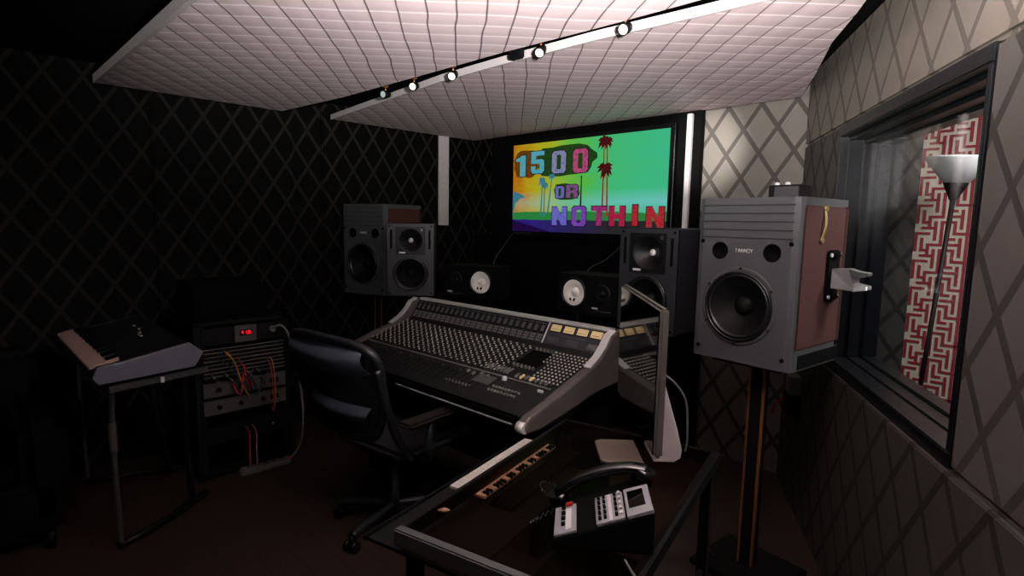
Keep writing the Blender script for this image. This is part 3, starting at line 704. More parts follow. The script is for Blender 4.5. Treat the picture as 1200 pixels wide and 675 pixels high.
# meter bridge panel, tilted
tn = math.atan2(zt - zb - .02, yt - yb - .02); mdir = Vector((0, math.cos(tn), math.sin(tn))); mnor = Vector((0, -math.sin(tn), math.cos(tn))); m0 = Vector((0, yb + .02, zb + .02)); ML = Vector((0, yt - yb - .02, zt - zb - .02)).length
def mpan(x0, x1, a0, a1, h=.004, base=.0):
    """box on the tilted meter panel, a in 0..1 up the slope"""
    p0 = m0 + mdir * ML * a0 + mnor * base; p1 = m0 + mdir * ML * a1 + mnor * base
    return [(x0, p0.y, p0.z), (x1, p0.y, p0.z), (x1, p1.y, p1.z), (x0, p1.y, p1.z)], tuple(mnor * h)
def mbox(mb, *a, **k): pl, v = mpan(*a, **k); mb.prism(pl, v)
q = MB(); mbox(q, -WID + .015, -.015, 0, 1, .003); q.build('meter_panel', 'console_meter', cs)
q = MB(); mbox(q, -.385, -.378, 0.0, 1, .007); q.build('panel_divider', 'silver', cs)
NCH = 24; cx0, cx1 = -WID + .03, -.39; cp = (cx1 - cx0) / NCH
for k in range(4):
    x = -.36 + k * .085
    q = MB(); mbox(q, x, x + .065, .62, .92, .006); vm = q.build('level_meter', 'vu', cs)
    q = MB(); mbox(q, x - .004, x + .069, .58, .96, .0045); q.build('meter_frame', 'black', vm)
    q = MB(); mbox(q, x + .008, x + .057, .70, .715, .0068); q.build('scale_mark', 'beige', vm)
for x0, x1, a0, a1 in ((-.36, -.29, .1, .34), (-.235, -.165, .1, .36), (-.10, -.035, .08, .34)):
    q = MB(); mbox(q, x0, x1, a0, a1, .005); g_ = q.build('button_panel', 'lcd', cs)
    q = MB(); n_ = 5
    for i in range(n_):
        for j in range(3): 
            xa = x0 + (i + .15) * (x1 - x0) / n_; mbox(q, xa, xa + .6 * (x1 - x0) / n_, a0 + (j + .2) * (a1 - a0) / 3, a0 + (j + .8) * (a1 - a0) / 3, .008)
    q.build('button', 'btn' if x0 > -.11 else 'console_meter', g_)
q = MB(); mbox(q, -.28, -.12, .455, .475, .0045); q.build('caption_line', 'grid_line', cs)
for i in range(NCH):
    x = cx0 + i * cp
    q = MB(); mbox(q, x + .003, x + cp - .003, .42, .97, .005); st = q.build('channel_meter', 'plastic' if i % 8 < 7 else 'black', cs)
    q = MB(); mbox(q, x + .008, x + cp * .45, .86, .91, .007); mbox(q, x + cp * .55, x + cp - .008, .86, .91, .007); mbox(q, x + .012, x + cp - .012, .5, .8, .0062); q.build('led_row', 'lcd', st)
    q = MB()
    for j in range(3):
        for l in range(3):
            xa = x + .006 + l * (cp - .012) / 3; mbox(q, xa, xa + .007, .04 + j * .12, .11 + j * .12, .008)
    q.build('button', 'btn', st)
# knobs
spots = []
rows = 17
for i in range(NCH):
    for j in range(rows):
        y = yl + .022 + j * (yb - yl - .05) / (rows - 1)
        spots.append((cx0 + (i + .5) * cp + (.009 if j % 2 else -.009) , y))
for i in range(10):
    for j in range(11):
        x = -.235 + i * .0225; y = yl + .03 + j * .0245
        if j > 5 or x > -.2: spots.append((x, y))
def knob_mesh(mb, x, y, r=.0058, h=.013):
    z = surf(y); n = Vector((0, -.28, .96)); c = Vector((x, y, z))
    mb.cyl(c, c + n * h, r, r * .82, seg=8)
def cap_mesh(mb, x, y):
    z = surf(y); n = Vector((0, -.28, .96)); c = Vector((x, y, z)) + n * .013
    mb.cyl(c, c + n * .0022, .0056, seg=8); mb.box(c + n * .0028, (.0026, .011, .0012), rz=random.uniform(-1.2, 1.2), rx=.28)
spots.sort(key=lambda s: -(s[0] * 1.0 - s[1] * .25))
for x, y in spots[:100]:
    mb = MB(); knob_mesh(mb, x, y); k_ = mb.build('knob', 'knob', cs)
    mb = MB(); cap_mesh(mb, x, y); mb.build('knob_cap', 'cap', k_)
ma, mb_ = MB(), MB()
for x, y in spots[100:]: knob_mesh(ma, x, y); cap_mesh(mb_, x, y)
ks = ma.build('knob_rows', 'knob', cs); ks['kind'] = 'stuff'
kc = mb_.build('knob_cap_rows', 'cap', ks); kc['kind'] = 'stuff'
# fader section: slots and caps
MB().prism([(-WID + .03, yl - .004, surf(yl - .004)), (-.05, yl - .004, surf(yl - .004)), (-.05, yl + .004, surf(yl + .004)), (-WID + .03, yl + .004, surf(yl + .004))], (0, -.002, .004)).build('divider_line', 'btn', cs)
fs = MB()
for i in range(NCH):
    x = cx0 + (i + .5) * cp; fs.prism([(x - .0015, .05, surf(.05)), (x + .0015, .05, surf(.05)), (x + .0015, yl - .02, surf(yl - .02)), (x - .0015, yl - .02, surf(yl - .02))], (0, -.0005, .0012))
fs.build('fader_groove', 'matte', cs)
for i in range(NCH):
    x = cx0 + (i + .5) * cp; y = yl - .03 - (i * 37 % 11) * .002
    MB().box((x, y, surf(y) + .008), (.012, .024, .014), rx=.28, bev=.002).build('fader', 'knob' if i < 20 else 'btn', cs)
for i in range(8):
    x = -.50 + i * .022; y = yl + .04 
    MB().box((x, y + .01, surf(y) + .008), (.008, .05, .008), rx=.28).build('fader', 'btn', cs)
for i in range(7):
    x = -.275 + i * .031; y = yl + .025
    MB().box((x, y, surf(y) + .009), (.012, .035, .012), rx=.28, bev=.002).build('fader', 'vu' if i in (1, 3) else 'btn', cs)
# centre section screen panel with buttons
sp = [(-.375, yl + .12, surf(yl + .12) + .002), (-.245, yl + .12, surf(yl + .12) + .002), (-.245, yb - .05, surf(yb - .05) + .002), (-.375, yb - .05, surf(yb - .05) + .002)]
sv = MB().prism(sp, (0, -.002, .008)).build('display_panel', 'matte', cs)
for i in range(6):
    for y in (yl + .105, yb - .035): MB().box((-.37 + i * .025, y, surf(y) + .009), (.009, .014, .016), rx=.28).build('button', 'btn', cs)
MB().prism([(-.47, .12, surf(.12)), (-.36, .12, surf(.12)), (-.36, .185, surf(.185)), (-.47, .185, surf(.185))], (0, -.002, .005)).build('touch_pad', 'lcd', cs)
for i in range(9):
    for j in range(2): MB().box((-.32 + i * .02, .09 + j * .03, surf(.09 + j * .03) + .004), (.010, .012, .010), rx=.28).build('button', 'btn', cs)
for i in range(14): MB().box((-.60 + i * .012, .07 + (i % 2) * .012, surf(.07) + .004), (.007, .008, .006), rx=.28).build('button', 'btn', cs)
MB().box((-.075, .17, surf(.17) + .008), (.03, .012, .012), rx=.28, bev=.002).build('lit_button', 'badge', cs)
MB().lathe([(0, .02), (.011, .018), (.013, .0)], (-.315, .19, surf(.19)), seg=16).build('jog_wheel', 'badge', cs)
# pedestal legs
for s in (-WID + .08, -.10):
    MB().prism([(s - .03, .18, 0), (s - .03, .70, 0), (s - .03, .72, .82), (s - .03, .30, .69)], (.06, 0, 0)).build('leg', 'black', cs)
MB().box((-WID / 2, .60, .35), (WID - .2, .02, .5)).build('modesty_panel', 'matte', cs)

# ------------------------------------------------------------------ office chair (seen from behind its right side)
ch = empty('office_chair', 'black mesh-backed office chair drawn up to the left half of the console', 'chair', (-2.345, 1.50, 0), rad(8))
# back frame loop, tilted back; local +y faces the console
def bk(x, z, bulge=0.0): 
    return (x, -.20 - (z - .55) * .28 - .05 * (1 - (x / .3) ** 2) + bulge, z)
loop = [bk(-.29, .93), bk(-.30, .985), bk(-.24, 1.02), bk(-.1, 1.035), bk(.1, 1.035), bk(.24, 1.015), bk(.295, .96), bk(.285, .80), bk(.235, .66), bk(.17, .58), bk(0, .56), bk(-.17, .58), bk(-.235, .66), bk(-.285, .80)]
MB().tube(loop, .021, seg=10, res=6, closed=True).build('back_frame', 'chair', ch)
NXg, NZg = 14, 14
def half(z): 
    t = (z - .57) / (1.02 - .57); return .18 + .11 * min(1, t * 1.8) - (.02 * max(0, (t - .8) * 5))
vs, fs_ = [], []
for j in range(NZg + 1):
    z = .57 + (1.025 - .57) * j / NZg
    for i in range(NXg + 1): vs.append(bk(half(z) * (2 * i / NXg - 1), z))
for j in range(NZg):
    for i in range(NXg): a = j * (NXg + 1) + i; fs_.append((a, a + 1, a + NXg + 2, a + NXg + 1))
MB().faces(vs, fs_, True).build('back_mesh', 'mesh', ch)
def band(z0, z1, bul, m, name, xs=.9, sag=.0):
    vs, fs_ = [], []
    for j in range(7):
        for i in range(15):
            u = 2 * i / 14 - 1; t = j / 6; z = z0 + (z1 - z0) * t - sag * (1 - u * u) * (1 - t)
            x = half(min(z, 1.0)) * xs * u
            p_ = bk(x, z); vs.append((p_[0], p_[1] - bul * math.sin(PI * t) - .004, p_[2]))
    for j in range(6):
        for i in range(14): a = j * 15 + i; fs_.append((a, a + 1, a + 16, a + 15))
    return MB().faces(vs, fs_, True).build(name, m, ch)
band(.90, 1.015, .045, 'chair_pad', 'top_pad', .93, .03); band(.66, .735, .03, 'chair_pad', 'lumbar_pad', .86, .02)
for s in (-1, 1): MB().tube([(s * .30, -.32, .93), (s * .305, -.27, .75), (s * .30, -.20, .58), (s * .27, -.10, .47)], .02, seg=8).build('back_upright', 'chair', ch)
seat = []
st_ = MB().box((0, .10, .465), (.52, .50, .05), bev=.02); st_.build('seat', 'mesh', ch)
MB().box((0, .05, .425), (.24, .30, .04), bev=.01).build('seat_plate', 'chair', ch)
for s in (-1, 1):
    a_ = MB().tube([(s * .25, -.02, .43), (s * .32, -.04, .45), (s * .33, -.05, .55), (s * .325, -.02, .645)], .016, seg=8).build('arm_post', 'chair', ch)
    MB().box((s * .325, .0, .655), (.085, .40, .028), bev=.012).build('arm_pad', 'arm', ch)
MB().lathe([(0, .12), (.03, .12), (.03, .30), (.022, .30), (.022, .41), (0, .41)], (0, .03, 0), seg=18).build('gas_column', 'steel', ch)
for k in range(5):
    a = rad(62 + 72 * k); d = Vector((math.cos(a), math.sin(a), 0)); c0 = Vector((0, .03, .11))
    l_ = MB().tube([c0, c0 + d * .15 + Vector((0, 0, -.01)), c0 + d * .30 + Vector((0, 0, -.035))], .022, seg=8).build('leg', 'chair', ch)
    e_ = c0 + d * .30
    n_ = Vector((-d.y, d.x, 0))
    MB().cyl(e_ + n_ * .012 + Vector((0, 0, -.083)), e_ + n_ * .032 + Vector((0, 0, -.083)), .027, seg=16).cyl(e_ - n_ * .032 + Vector((0, 0, -.083)), e_ - n_ * .012 + Vector((0, 0, -.083)), .027, seg=16).cyl(e_ + Vector((0, 0, -.083)), e_ + Vector((0, 0, -.03)), .012, seg=10).build('caster', 'plastic', l_)

# ------------------------------------------------------------------ keyboard table and synthesizer
kt = empty('keyboard_table', 'dark narrow table with grey edge under the stage keyboard', 'table', (-2.96, .46, 0))
MB().prism([(0, 0, .775), (.0, .38, .80), (-1.0, .38, .80), (-1.0, 0, .775)], (0, 0, .022)).build('tabletop', 'matte', kt)
MB().prism([(.001, 0, .768), (.001, .40, .795), (.001, .40, .822), (.001, 0, .797)], (.012, 0, 0)).build('edge_band', 'steel', kt)
for x in (-.06, -.95):
    f_ = MB().tube([(x + .02, .02, .775), (x - .04, .02, .60), (x - .045, .02, .40), (x - .02, .02, .18), (x, .02, .02)], .012, seg=8).build('leg', 'steel', kt)
    if x > -.5: MB().tube([(x - .046, .02, .60), (x - .05, .02, .53), (x - .048, .02, .46)], .0175, seg=10).build('tape_wrap', 'tape', f_)
    g_ = -1 if x > -.5 else .5
    MB().tube([(x + g_ * .10, .34, .79), (x + g_ * .2, .36, .4), (x + g_ * .30, .40, .02)], .018, seg=8).build('leg', 'plastic', kt)
    MB().tube([(x, .01, .018), (x + g_ * .12, .24, .018), (x + g_ * .30, .47, .018)], .020, seg=8, res=2).build('foot_bar', 'plastic', kt)
sy = empty('stage_keyboard', 'grey-ended stage keyboard with cream keys on the narrow table', 'keyboard', (-2.93, .40, .80), 0)
pe = lambda x: [(x, .0, .045), (x, .02, .015), (x, .40, .035), (x, .44, .10), (x, .38, .155), (x, .11, .105), (x, .02, .095)]
MB().prism([(x - .02, y, z) for x, y, z in pe(0)], (-.98, 0, 0)).build('body', 'synth_dark', sy)
MB().prism(pe(-.02), (.02, 0, 0)).build('end_cap', 'synth', sy, bevel=.004)
MB().prism(pe(-1.02), (.02, 0, 0)).build('end_cap', 'synth', sy, bevel=.004)
nk = 36
kw = (.97) / nk
for i in range(nk):
    MB().prism([(-.03 - (i + .04) * kw, -.004, .082), (-.03 - (i + .04) * kw, .105, .108), (-.03 - (i + .96) * kw, .105, .108), (-.03 - (i + .96) * kw, -.004, .082)], (0, 0, .012)).build('white_key', 'keys_dim', sy)
for i in range(nk - 1):
    if i % 7 in (2, 6): continue
    MB().prism([(-.03 - (i + .75) * kw, .06, .108), (-.03 - (i + .75) * kw, .11, .120), (-.03 - (i + 1.25) * kw, .11, .120), (-.03 - (i + 1.25) * kw, .06, .108)], (0, 0, .01)).build('black_key', 'matte', sy)
for x, y in ((-.60, .30), (-.50, .28), (-.46, .27), (-.42, .27), (-.72, .30)): MB().box((x, y, .142 + (y - .3) * .18), (.03, .012, .01), rx=.18).build('button', 'btn', sy)
MB().box((.003, .26, -.002), (.012, .014, .025)).build('foot', 'badge', sy)

# ------------------------------------------------------------------ gear rack with patch bay
rk = empty('gear_rack', 'black studio gear rack against the dark wall behind the chair', 'rack', (-3.48, .96, 0))
RW = .52
for y in (0, RW): MB().box((-.25, y, .47), (.50, .025, .94)).build('side_panel', 'black', rk)
MB().box((-.25, RW / 2, .935), (.50, RW + .03, .02)).build('top_panel', 'black', rk); MB().box((-.25, RW / 2, .04), (.50, RW, .03)).build('bottom_panel', 'black', rk)
MB().box((-.49, RW / 2, .48), (.01, RW, .9)).build('back_panel', 'matte', rk)
for y in (.025, RW - .025): MB().box((-.005, y, .48), (.012, .025, .88)).build('rail', 'plastic', rk)
def rack_unit(z, h, m, label, nm='rack_unit', kind='plain'):
    r = empty(nm, label, 'rack unit', (-3.478, .985, z), group='units in the gear rack')
    MB().box((-.10, RW / 2 - .025, h / 2), (.20, .46, h - .004)).build('case', 'black', r)
    fp = MB().box((.006, RW / 2 - .025, h / 2), (.012, .475, h - .003), bev=.002).build('front_plate', m, r)
    if kind == 'bay':
        for k in (0.25, .75): MB().box((.0135, RW / 2 - .025, h * k + .008), (.003, .46, .004)).build('label_strip', 'btn', fp)
        ho = MB()
        for i in range(24):
            for k in (.2, .7): ho.cyl((.012, .02 + i * .018, h * k), (.0145, .02 + i * .018, h * k), .0045, seg=8)
        ho.build('jack_rim', 'plastic', fp)
    if kind == 'silver':
        for y in (.08, .2, .33): MB().cyl((.012, y, h / 2), (.026, y, h / 2), .013, seg=14).build('knob', 'black', fp)
        MB().box((.0135, .40, h / 2), (.003, .05, .03)).build('window', 'matte', fp)
    return r
bayl = ['topmost patch bay in the gear rack, under the red display', 'second patch bay down in the gear rack', 'third patch bay down in the gear rack', 'lowest patch bay in the gear rack, above the grey units']
for k in range(4): rack_unit(.745 - k * .047, .046, 'plastic', bayl[k], 'patch_bay', 'bay')
rack_unit(.50, .09, 'rackunit', 'upper of two grey units below the patch bays', kind='silver')
rack_unit(.395, .09, 'rackunit', 'lower of two grey units below the patch bays', kind='silver')
rack_unit(.22, .10, 'black', 'black unit with tiny lights low in the rack', kind='plain')
tl_ = empty('power_conditioner', 'black power unit at the top of the rack with white plug', 'rack unit', (-3.478, .985, .81))
MB().box((-.10, RW / 2 - .025, .05), (.2, .46, .1)).build('case', 'black', tl_); MB().box((.004, RW / 2 - .025, .05), (.01, .475, .1), bev=.002).build('front_plate', 'black', tl_)
MB().lathe([(.02, 0), (.018, .004), (0, .004)], (.0, .0, .0), 'Y', 16).build('outlet', 'plastic', tl_).matrix_local = Matrix.Translation((.010, .395, .06)) @ Matrix.Rotation(PI / 2, 4, 'Z')
du = empty('display_unit', 'small grey box with red digits at the top of the rack', 'display', (-3.455, 1.16, .812))
MB().box((.0, .06, .052), (.02, .125, .10), bev=.003).build('case', 'rackunit', du)
MB().box((.011, .062, .058), (.002, .07, .034)).build('window', 'matte', du)
dg = MB()
def seg7(y, s):
    S = {'a': (0, .02, 1), 'd': (0, 0, 1), 'g': (0, .01, 1), 'f': (0, .01, 0), 'b': (.009, .01, 0), 'e': (0, 0, 0), 'c': (.009, 0, 0)}
    for c in s:
        dy, dz, h = S[c]
        if h: dg.box((.0126, y + dy + .0045, .048 + dz), (.001, .008, .0025))
        else: dg.box((.0126, y + dy, .048 + dz + .005), (.001, .0025, .008))
for y, s in ((.036, 'cfabg'), (.052, 'bc'), (.066, 'abgcd'), (.080, 'acdfg')): seg7(y, s)
dg.build('digit_lettering', 'red_led', du)
# patch cables
for i, (y0, z0, y1, z1, dr, m, lb) in enumerate([(1.10, .77, 1.22, .50, .03, 'cable_yellow', 'yellow patch cable drooping from the upper left jacks'), (1.115, .76, 1.20, .60, .05, 'cable_yellow', 'shorter yellow patch cable from the upper left jacks'), (1.36, .69, 1.375, .40, .02, 'cable_yellow', 'orange patch cable hanging on the right of the jacks'),
        (1.34, .69, 1.365, .38, .02, 'cable_red', 'long red patch cable hanging straight on the right of the jacks'), (1.17, .72, 1.24, .58, .08, 'cable_red', 'red patch cable looped in the middle of the jacks'), (1.20, .67, 1.14, .57, .1, 'cable_red', 'small red patch cable looped left of the middle'), (1.13, .70, 1.33, .62, .16, 'cable_black', 'black patch cable in a wide loop across the jacks'), (1.08, .72, 1.25, .67, .12, 'cable_blue', 'dark blue patch cable on the far left jacks'), (1.22, .63, 1.30, .58, .1, 'cable_black', 'black patch cable looped over the lower jacks')]):
    x = -3.46
    o = MB().tube([(0, 0, 0), (.03, 0, -.005), (.05, (y1 - y0) * .3, -.06), (.055, (y1 - y0) * .6, (z1 - z0) * .6 - dr), (.03, y1 - y0, z1 - z0 - .02), (.004, y1 - y0, z1 - z0)], .0042, seg=6).build('patch_cable', m)
    o.location = (x, y0, z0); tag(o, lb, 'cable', 'patch cables on the gear rack')
for i in range(7):
    o = MB().cyl((0, 0, 0), (.045, 0, -.004), .007, .005, seg=10).build('cable_plug', 'btn'); o.location = (-3.462, (1.03, 1.05, 1.10, 1.125, 1.22, 1.25, 1.28)[i], .632 - (i % 2) * .03)
    tag(o, ['pale jack plug at the far left of the lowest patch bay', 'pale jack plug next to the far left one', 'pale jack plug left of the yellow loop', 'pale jack plug under the yellow cables', 'pale jack plug in the middle of the lowest bay', 'pale jack plug right of the middle of the bay', 'rightmost pale jack plug of the lowest bay'][i], 'jack plug', 'jack plugs in the lowest patch bay')
for i, (y, m) in enumerate(((1.20, 'cable_red'), (1.24, 'beige'))):
    o = MB().tube([(0, 0, 0), (.03, .005, -.01), (.04, .015, -.05), (.045, .01, -.12), (.05, .01, -.283)], .004, seg=6).build('short_cable', m); o.location = (-3.466, y, .29)
    tag(o, ['short red lead low in the rack', 'short tan lead low in the rack beside the red one'][i], 'cable')
o = MB().lathe([(0, .006), (.006, .004), (.007, 0)], seg=10).build('pilot_light', 'badge', None); o.location = (-3.464, 1.37, .27); o.rotation_euler = (0, PI / 2, 0); tag(o, 'tiny white pilot light low on the rack front', 'light')
pw = empty('power_strip', 'white power strip on the floor with its cord plugged in at the rack top', 'power strip', (-3.42, 1.30, 0), rad(85))
MB().box((0, 0, .022), (.30, .055, .044), bev=.01).build('case', 'cable_white', pw)
for k in range(5): MB().box((-.10 + k * .05, 0, .0445), (.026, .03, .002)).build('socket', 'tape', pw)
MB().box((.135, 0, .046), (.02, .03, .006)).build('switch', 'red_btn', pw)
iv = (Matrix.Translation((-3.42, 1.30, 0)) @ Matrix.Rotation(rad(85), 4, 'Z')).inverted()
MB().tube([iv @ Vector(p) for p in [(-3.45, 1.38, .87), (-3.43, 1.385, .885), (-3.40, 1.42, .89), (-3.38, 1.46, .80), (-3.36, 1.50, .55), (-3.35, 1.515, .32), (-3.37, 1.50, .12), (-3.405, 1.44, .03)]], .0075, seg=8, res=8).build('cord', 'cable_white', pw)
MB().cyl(iv @ Vector((-3.466, 1.38, .87)), iv @ Vector((-3.436, 1.38, .87)), .02, .016, seg=14).build('plug', 'cable_white', pw)
hc = empty('amplifier_case', 'black equipment case sitting on top of the rack', 'equipment case', (-3.75, 1.18, .946))
MB().box((0, 0, .11), (.34, .40, .21), bev=.01).build('case', 'matte', hc)
MB().box((.173, 0, .11), (.006, .34, .15)).build('grille', 'matte', hc)
# dark sofa along the left wall
so = empty('sofa', 'black leather sofa in the dark by the left wall', 'sofa', (-4.10, -.55, 0))
MB().box((.45, 0, .20), (.86, 1.7, .26), bev=.03).build('base', 'leather', so)
MB().box((.14, 0, .58), (.22, 1.7, .50), bev=.05).build('backrest', 'leather', so)
for s in (-1, 1): MB().box((.45, s * .80, .36), (.86, .18, .50), bev=.05).build('armrest', 'leather', so)
for s in (-1, 1): MB().box((.55, s * .355, .38), (.62, .68, .14), bev=.04).build('cushion', 'leather', so)
for a in (.06, .84):
    for s in (-.8, .8): MB().cyl((a, s, 0), (a, s, .08), .02, seg=10).build('foot', 'black', so)

# ------------------------------------------------------------------ foreground desk
DA = rad(13.5)
dk = empty('glass_desk', 'black framed desk with smoked glass top in the foreground', 'desk', (-1.20, .78, 0), DA)
DWd, DLn, DZ = .62, 1.02, .74
MB().box((DWd / 2, DLn / 2, DZ - .004), (DWd - .02, DLn - .02, .008)).build('glass_top', 'desk_glass', dk)
fr = MB()
fr.box((.009, DLn / 2, DZ - .022), (.018, DLn, .044), bev=.002).box((DWd - .015, DLn / 2, DZ - .022), (.03, DLn, .044), bev=.003).box((DWd / 2, DLn - .01, DZ - .022), (DWd - .04, .02, .044), bev=.003)
MB().box((DWd / 2, .012, DZ - .02), (DWd, .03, .046), bev=.004).build('front_rail', 'railm', dk)
fr.build('frame', 'steel_dark' if 'steel_dark' in M else 'plastic', dk)
for x in (.03, DWd - .03):
    for y in (.05, DLn - .05): MB().box((x, y, (DZ - .05) / 2), (.035, .035, DZ - .05)).build('leg', 'black', dk)
MB().box((DWd - .03, DLn / 2, .30), (.02, DLn - .1, .03)).build('brace', 'black', dk)
ty = MB().box((.06, .37, DZ - .066), (.34, .72, .010)).build('keyboard_tray', 'plastic', dk)
MB().box((-.112, .37, DZ - .060), (.010, .74, .016), bev=.003).build('tray_lip', 'plastic', ty)
MB().box((.45, .20, .36), (.24, .34, .58), bev=.01).build('drawer_unit', 'black', dk)
# controller keyboard on the tray, players sit on the left side
mk = empty('controller_keyboard', 'slim white keyed controller keyboard on the tray under the desk glass', 'keyboard', (-1.20, .78, DZ - .061), DA)
MB().box((.115, .595, .005), (.08, .51, .010), bev=.002).build('body', 'matte', mk)
nw = 24
for i in range(nw):
    y0 = .35 + i * .0203; g_ = .0026 if i in (4, 8) else .0006
    MB().box((-.0185, y0 + .010, .012), (.137, .0203 - g_, .010), bev=.001).build('white_key', 'keys_white', mk)
    if i % 7 not in (2, 6) and i < nw - 1: MB().box((.042, y0 + .0203, .018), (.022, .0105, .010), bev=.001).build('black_key', 'matte', mk)
# small crumpled thing on the desk
bt_ = MB().lathe([(0, .0), (.012, .002), (.016, .008), (.011, .014), (0, .016)], seg=9, sx=1.7, sz=.8)
for v in bt_.bm.verts: v.co += Vector((random.uniform(-.003, .003), random.uniform(-.003, .003), random.uniform(0, .004)))
o = bt_.build('paper_scrap', 'beige'); o.scale = (.7, .7, .7); o.location = (-1.178, .928, DZ + .001); o.rotation_euler = (0, 0, .9); tag(o, 'tiny crumpled beige scrap near the front corner of the glass desk', 'paper scrap')

# flat display on its foot
PN = Vector((-.726, -.688, 0)); PD = Vector((-.688, .726, 0))   # out of the screen; near edge -> far edge
dc = Vector((-.825, 1.418, 0)) + PD * .335 - PN * .015
dp = empty('computer_display', 'silver-edged flat black computer display seen almost edge-on', 'display', (dc.x, dc.y, DZ), math.atan2(PN.y, PN.x) + PI / 2)
# local -y is the screen normal, local +x ... ; near edge is at local +x or -x
MB().box((0, .008, .347), (.665, .026, .448), bev=.008).build('housing', 'alu', dp)
MB().box((0, -.0065, .347), (.645, .004, .43), bev=.001).build('screen', 'screen_black', dp)
sd = MB().prism([(-.10, .02, .012), (-.10, -.10, .012), (-.085, -.125, .012), (.085, -.125, .012), (.10, -.10, .012), (.10, .02, .012)], (0, 0, -.010), ).build('foot', 'footm', dp, bevel=.003)
MB().prism([(-.08, y, z) for y, z in [(.055, .006), (.125, .006), (.147, .02), (.15, .05), (.132, .12), (.085, .27), (.062, .35), (.026, .35), (.06, .2), (.07, .06)]], (.16, 0, 0)).build('stand', 'white', dp, bevel=.004)
cb = MB().tube([(.02, .03, .30), (.0, .10, .29), (-.02, .18, .20), (-.02, .195, .06), (-.02, .19, .004)], .0035, res=6).build('cable', 'cable_white', dp)

# desk telephone
ph = empty('desk_phone', 'silver and black desk telephone with handset on the glass desk', 'telephone', (-.825, 1.18, DZ), math.atan2(.62, .78) - PI / 2)
# local +y is "up" of the phone (toward its display), local -x holds the handset
def pz(y): return .022 + (y + .125) * .36
def slab(x0, x1, y0, y1, h): return [(x0, y0, pz(y0)), (x1, y0, pz(y0)), (x1, y1, pz(y1)), (x0, y1, pz(y1))], (0, -.34 * h, .94 * h)
MB().prism([(-.105, -.125, .0), (-.105, .125, .0), (-.105, .125, pz(.125)), (-.105, -.125, pz(-.125))], (.21, 0, 0)).build('base', 'matte', ph, bevel=.006)
a, b = slab(-.035, .102, -.12, -.065, .008); MB().prism(a, b).build('front_panel', 'phone', ph, bevel=.002)
a, b = slab(-.035, .102, -.015, .055, .008); MB().prism(a, b).build('key_panel', 'phone', ph, bevel=.002)
a, b = slab(-.035, .105, .06, .122, .010); dsp = MB().prism(a, b).build('display_panel', 'phone', ph, bevel=.002)
a, b = slab(-.015, .07, .068, .108, .0115); MB().prism(a, b).build('display_window', 'screen_black', dsp)
a, b = slab(-.03, .10, .018, .026, .0095); MB().prism(a, b).build('label_strip', 'badge', ph)
for i in range(5):
    for j, y in enumerate((-.005, .008, .036, .047)):
        x = -.022 + i * .026; MB().box((x, y - .003, pz(y) + .011), (.012, .007, .006), rx=.34).build('button', 'badge' if j == 3 else 'matte', ph)
for i in range(4): MB().box((-.02 + i * .027, -.10, pz(-.1) + .011), (.014, .010, .005), rx=.34).build('button', 'matte', ph)
a, b = slab(-.01, .09, -.09, -.076, .0095); MB().prism(a, b).build('bright_strip', 'badge', ph)
MB().box((-.03, -.085, pz(-.085) + .012), (.016, .02, .008), rx=.34, bev=.002).build('message_lamp', 'red_btn', ph)
hs = MB().tube([(-.075, -.12, pz(-.12) + .03), (-.078, -.07, pz(-.07) + .05), (-.08, 0, pz(0) + .058), (-.078, .07, pz(.07) + .05), (-.075, .12, pz(.12) + .03)], .022, seg=12, flat=.7).cyl((-.075, -.11, pz(-.11) + .002), (-.075, -.12, pz(-.12) + .034), .03, .028, seg=18).cyl((-.075, .11, pz(.11) + .002), (-.075, .12, pz(.12) + .034), .03, .028, seg=18).build('handset', 'gloss', ph)
coil = []
for i in range(170):
    t = i / 169; a = t * 2 * PI * 34
    c = Vector((-.085 - .11 * math.sin(t * PI * 1.7) , -.12 - .05 * math.sin(t * 9) - .02 * t, .012 + .015 * abs(math.sin(t * 7))))
    coil.append(c + Vector((math.cos(a) * .004, 0, math.sin(a) * .006)))
MB().tube(coil, .0016, seg=5, res=1).build('coiled_cord', 'cable_black', ph)
for i in range(3):
    o = MB().lathe([(0, .0), (.003, .001), (.003, .004), (0, .005)], seg=8).build('status_light', 'green_led'); o.location = (-1.005 + i * .016, 1.50 + i * .012, DZ + .004)
    tag(o, ['left of three tiny green lights before the display foot', 'middle of three tiny green lights before the display foot', 'right of three tiny green lights before the display foot'][i], 'light', 'green lights on the desk')
o = MB().tube([(-.697, 1.101, .746), (-.655, 1.069, .748), (-.612, 1.040, .748), (-.57, 1.00, .735), (-.555, .99, .6), (-.56, 1.0, .02)], .0035).build('white_cable', 'cable_white'); tag(o, 'white cable running off the desk edge beside the telephone', 'cable')
o = MB().tube([(-.98, 2.12, .28), (-.98, 2.2, .18), (-1.0, 2.3, .10), (-1.03, 2.36, .04)], .005).build('floor_cable', 'cable_white'); tag(o, 'pale cable running down to the base of the near pole stand', 'cable')
o = MB().tube([(-1.12, 2.0, .02), (-1.0, 2.1, .012), (-.85, 2.12, .012), (-.75, 2.2, .012), (-.8, 2.5, .012)], .006).build('floor_cable', 'cable_black'); tag(o, 'dark cable snaking on the floor under the display end of the desk', 'cable')

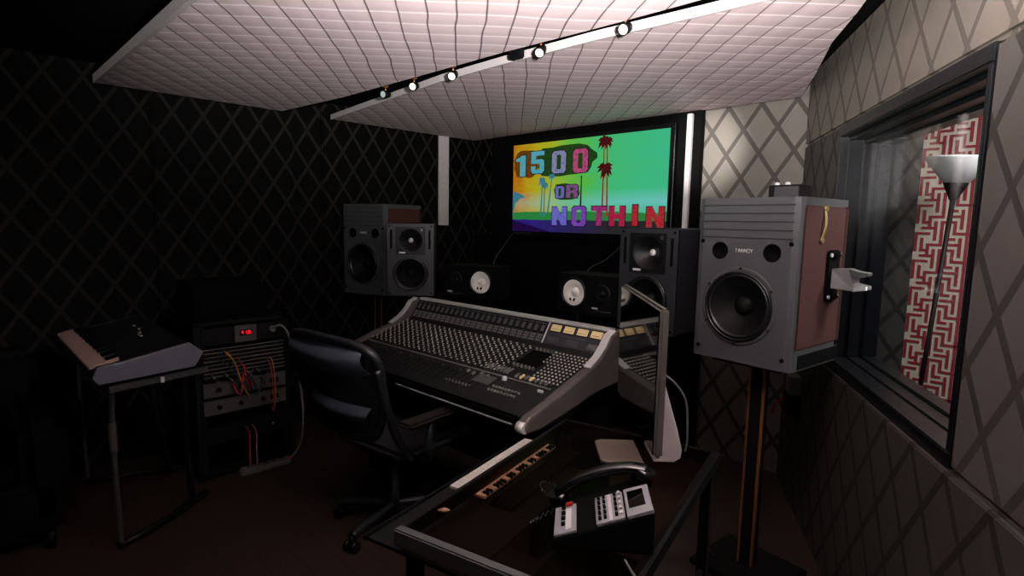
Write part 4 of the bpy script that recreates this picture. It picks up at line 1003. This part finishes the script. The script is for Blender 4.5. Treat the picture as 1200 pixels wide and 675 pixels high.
# ------------------------------------------------------------------ camera
F = 660.0; pitch, roll, yaw = .1166, .0181, .7835
f0 = Vector((-math.sin(yaw), math.cos(yaw), 0)); r0 = Vector((math.cos(yaw), math.sin(yaw), 0)); up0 = Vector((0, 0, 1))
fw = f0 * math.cos(pitch) - up0 * math.sin(pitch); up = up0 * math.cos(pitch) + f0 * math.sin(pitch)
rr = r0 * math.cos(roll) + up * math.sin(roll); uu = up * math.cos(roll) - r0 * math.sin(roll)
cam = bpy.data.cameras.new('camera'); co = bpy.data.objects.new('camera', cam); C.objects.link(co)
mt = Matrix((rr, uu, -fw)).transposed().to_4x4(); mt.translation = (0, 0, 1.55); co.matrix_world = mt
cam.sensor_width = 36; cam.lens = F / 1200 * 36; cam.clip_start = .02; sc.camera = co

# ------------------------------------------------------------------ lights
def light(name, typ, loc, target, power, col=(1, 1, 1), size=.3, spot=60, blend=.5):
    l = bpy.data.lights.new(name, typ); l.energy = power; l.color = col
    if typ == 'AREA': l.size = size
    else: l.shadow_soft_size = size
    if typ == 'SPOT': l.spot_size = rad(spot); l.spot_blend = blend
    o = bpy.data.objects.new(name, l); C.objects.link(o); o.location = loc
    o.rotation_euler = (Vector(target) - Vector(loc)).to_track_quat('-Z', 'Y').to_euler(); return o
# bounced flash: a lamp at the photographer's side aimed up at the ceiling panel
light('bounce_flash', 'SPOT', (-.08, .44, 1.78), (-.6, 1.0, 2.6), 880, (1, .95, .945), .06, 122, 1.0)
light('edge_fill', 'SPOT', (.02, -.35, 1.62), (-1.75, .72, 2.36), 150, (1, .95, .945), .06, 40, 1.0)  # added spot to brighten the near panel edge, not a real flash
light('fill_right', 'SPOT', (-.55, -.6, 2.05), (-.72, 2.75, 2.15), 130, (1, .96, .94), .22, 46, 1.0)  # added fill for the upper window wall, no lamp stands there
light('fill_left', 'SPOT', (-1.2, -2.2, 2.1), (-4.15, .5, 1.7), 70, (1, .97, .94), .3, 60, 1.0)  # unseen fill added to bring out the left wall
light('fill_front', 'SPOT', (-.45, -.5, 2.0), (-2.0, 2.25, 1.12), 70, (1, .97, .95), .15, 42, 1.0)  # extra fill added for the console and monitors, no real lamp
light('booth_lamp', 'AREA', (.25, 3.15, 2.45), (-.6, 3.2, 1.2), 26, (1, .97, .95), .25)
light('booth_front', 'AREA', (.9, 2.9, 2.2), (-.5, 4.3, 1.4), 22, (1, .97, .95), .5)
light('wall_washer', 'SPOT', (-1.29, 1.9, 2.22), (-1.82, 3.6, 2.05), 330, (1, .96, .92), .03, 22, 1.0)
w_ = bpy.data.worlds.new('world'); sc.world = w_; w_.use_nodes = True
w_.node_tree.nodes['Background'].inputs[0].default_value = (.02, .02, .022, 1)
sc.view_settings.view_transform = 'Standard'; sc.view_settings.look = 'None'
sc.cycles.use_denoising = True
sc.cycles.max_bounces = 8; sc.cycles.transparent_max_bounces = 12
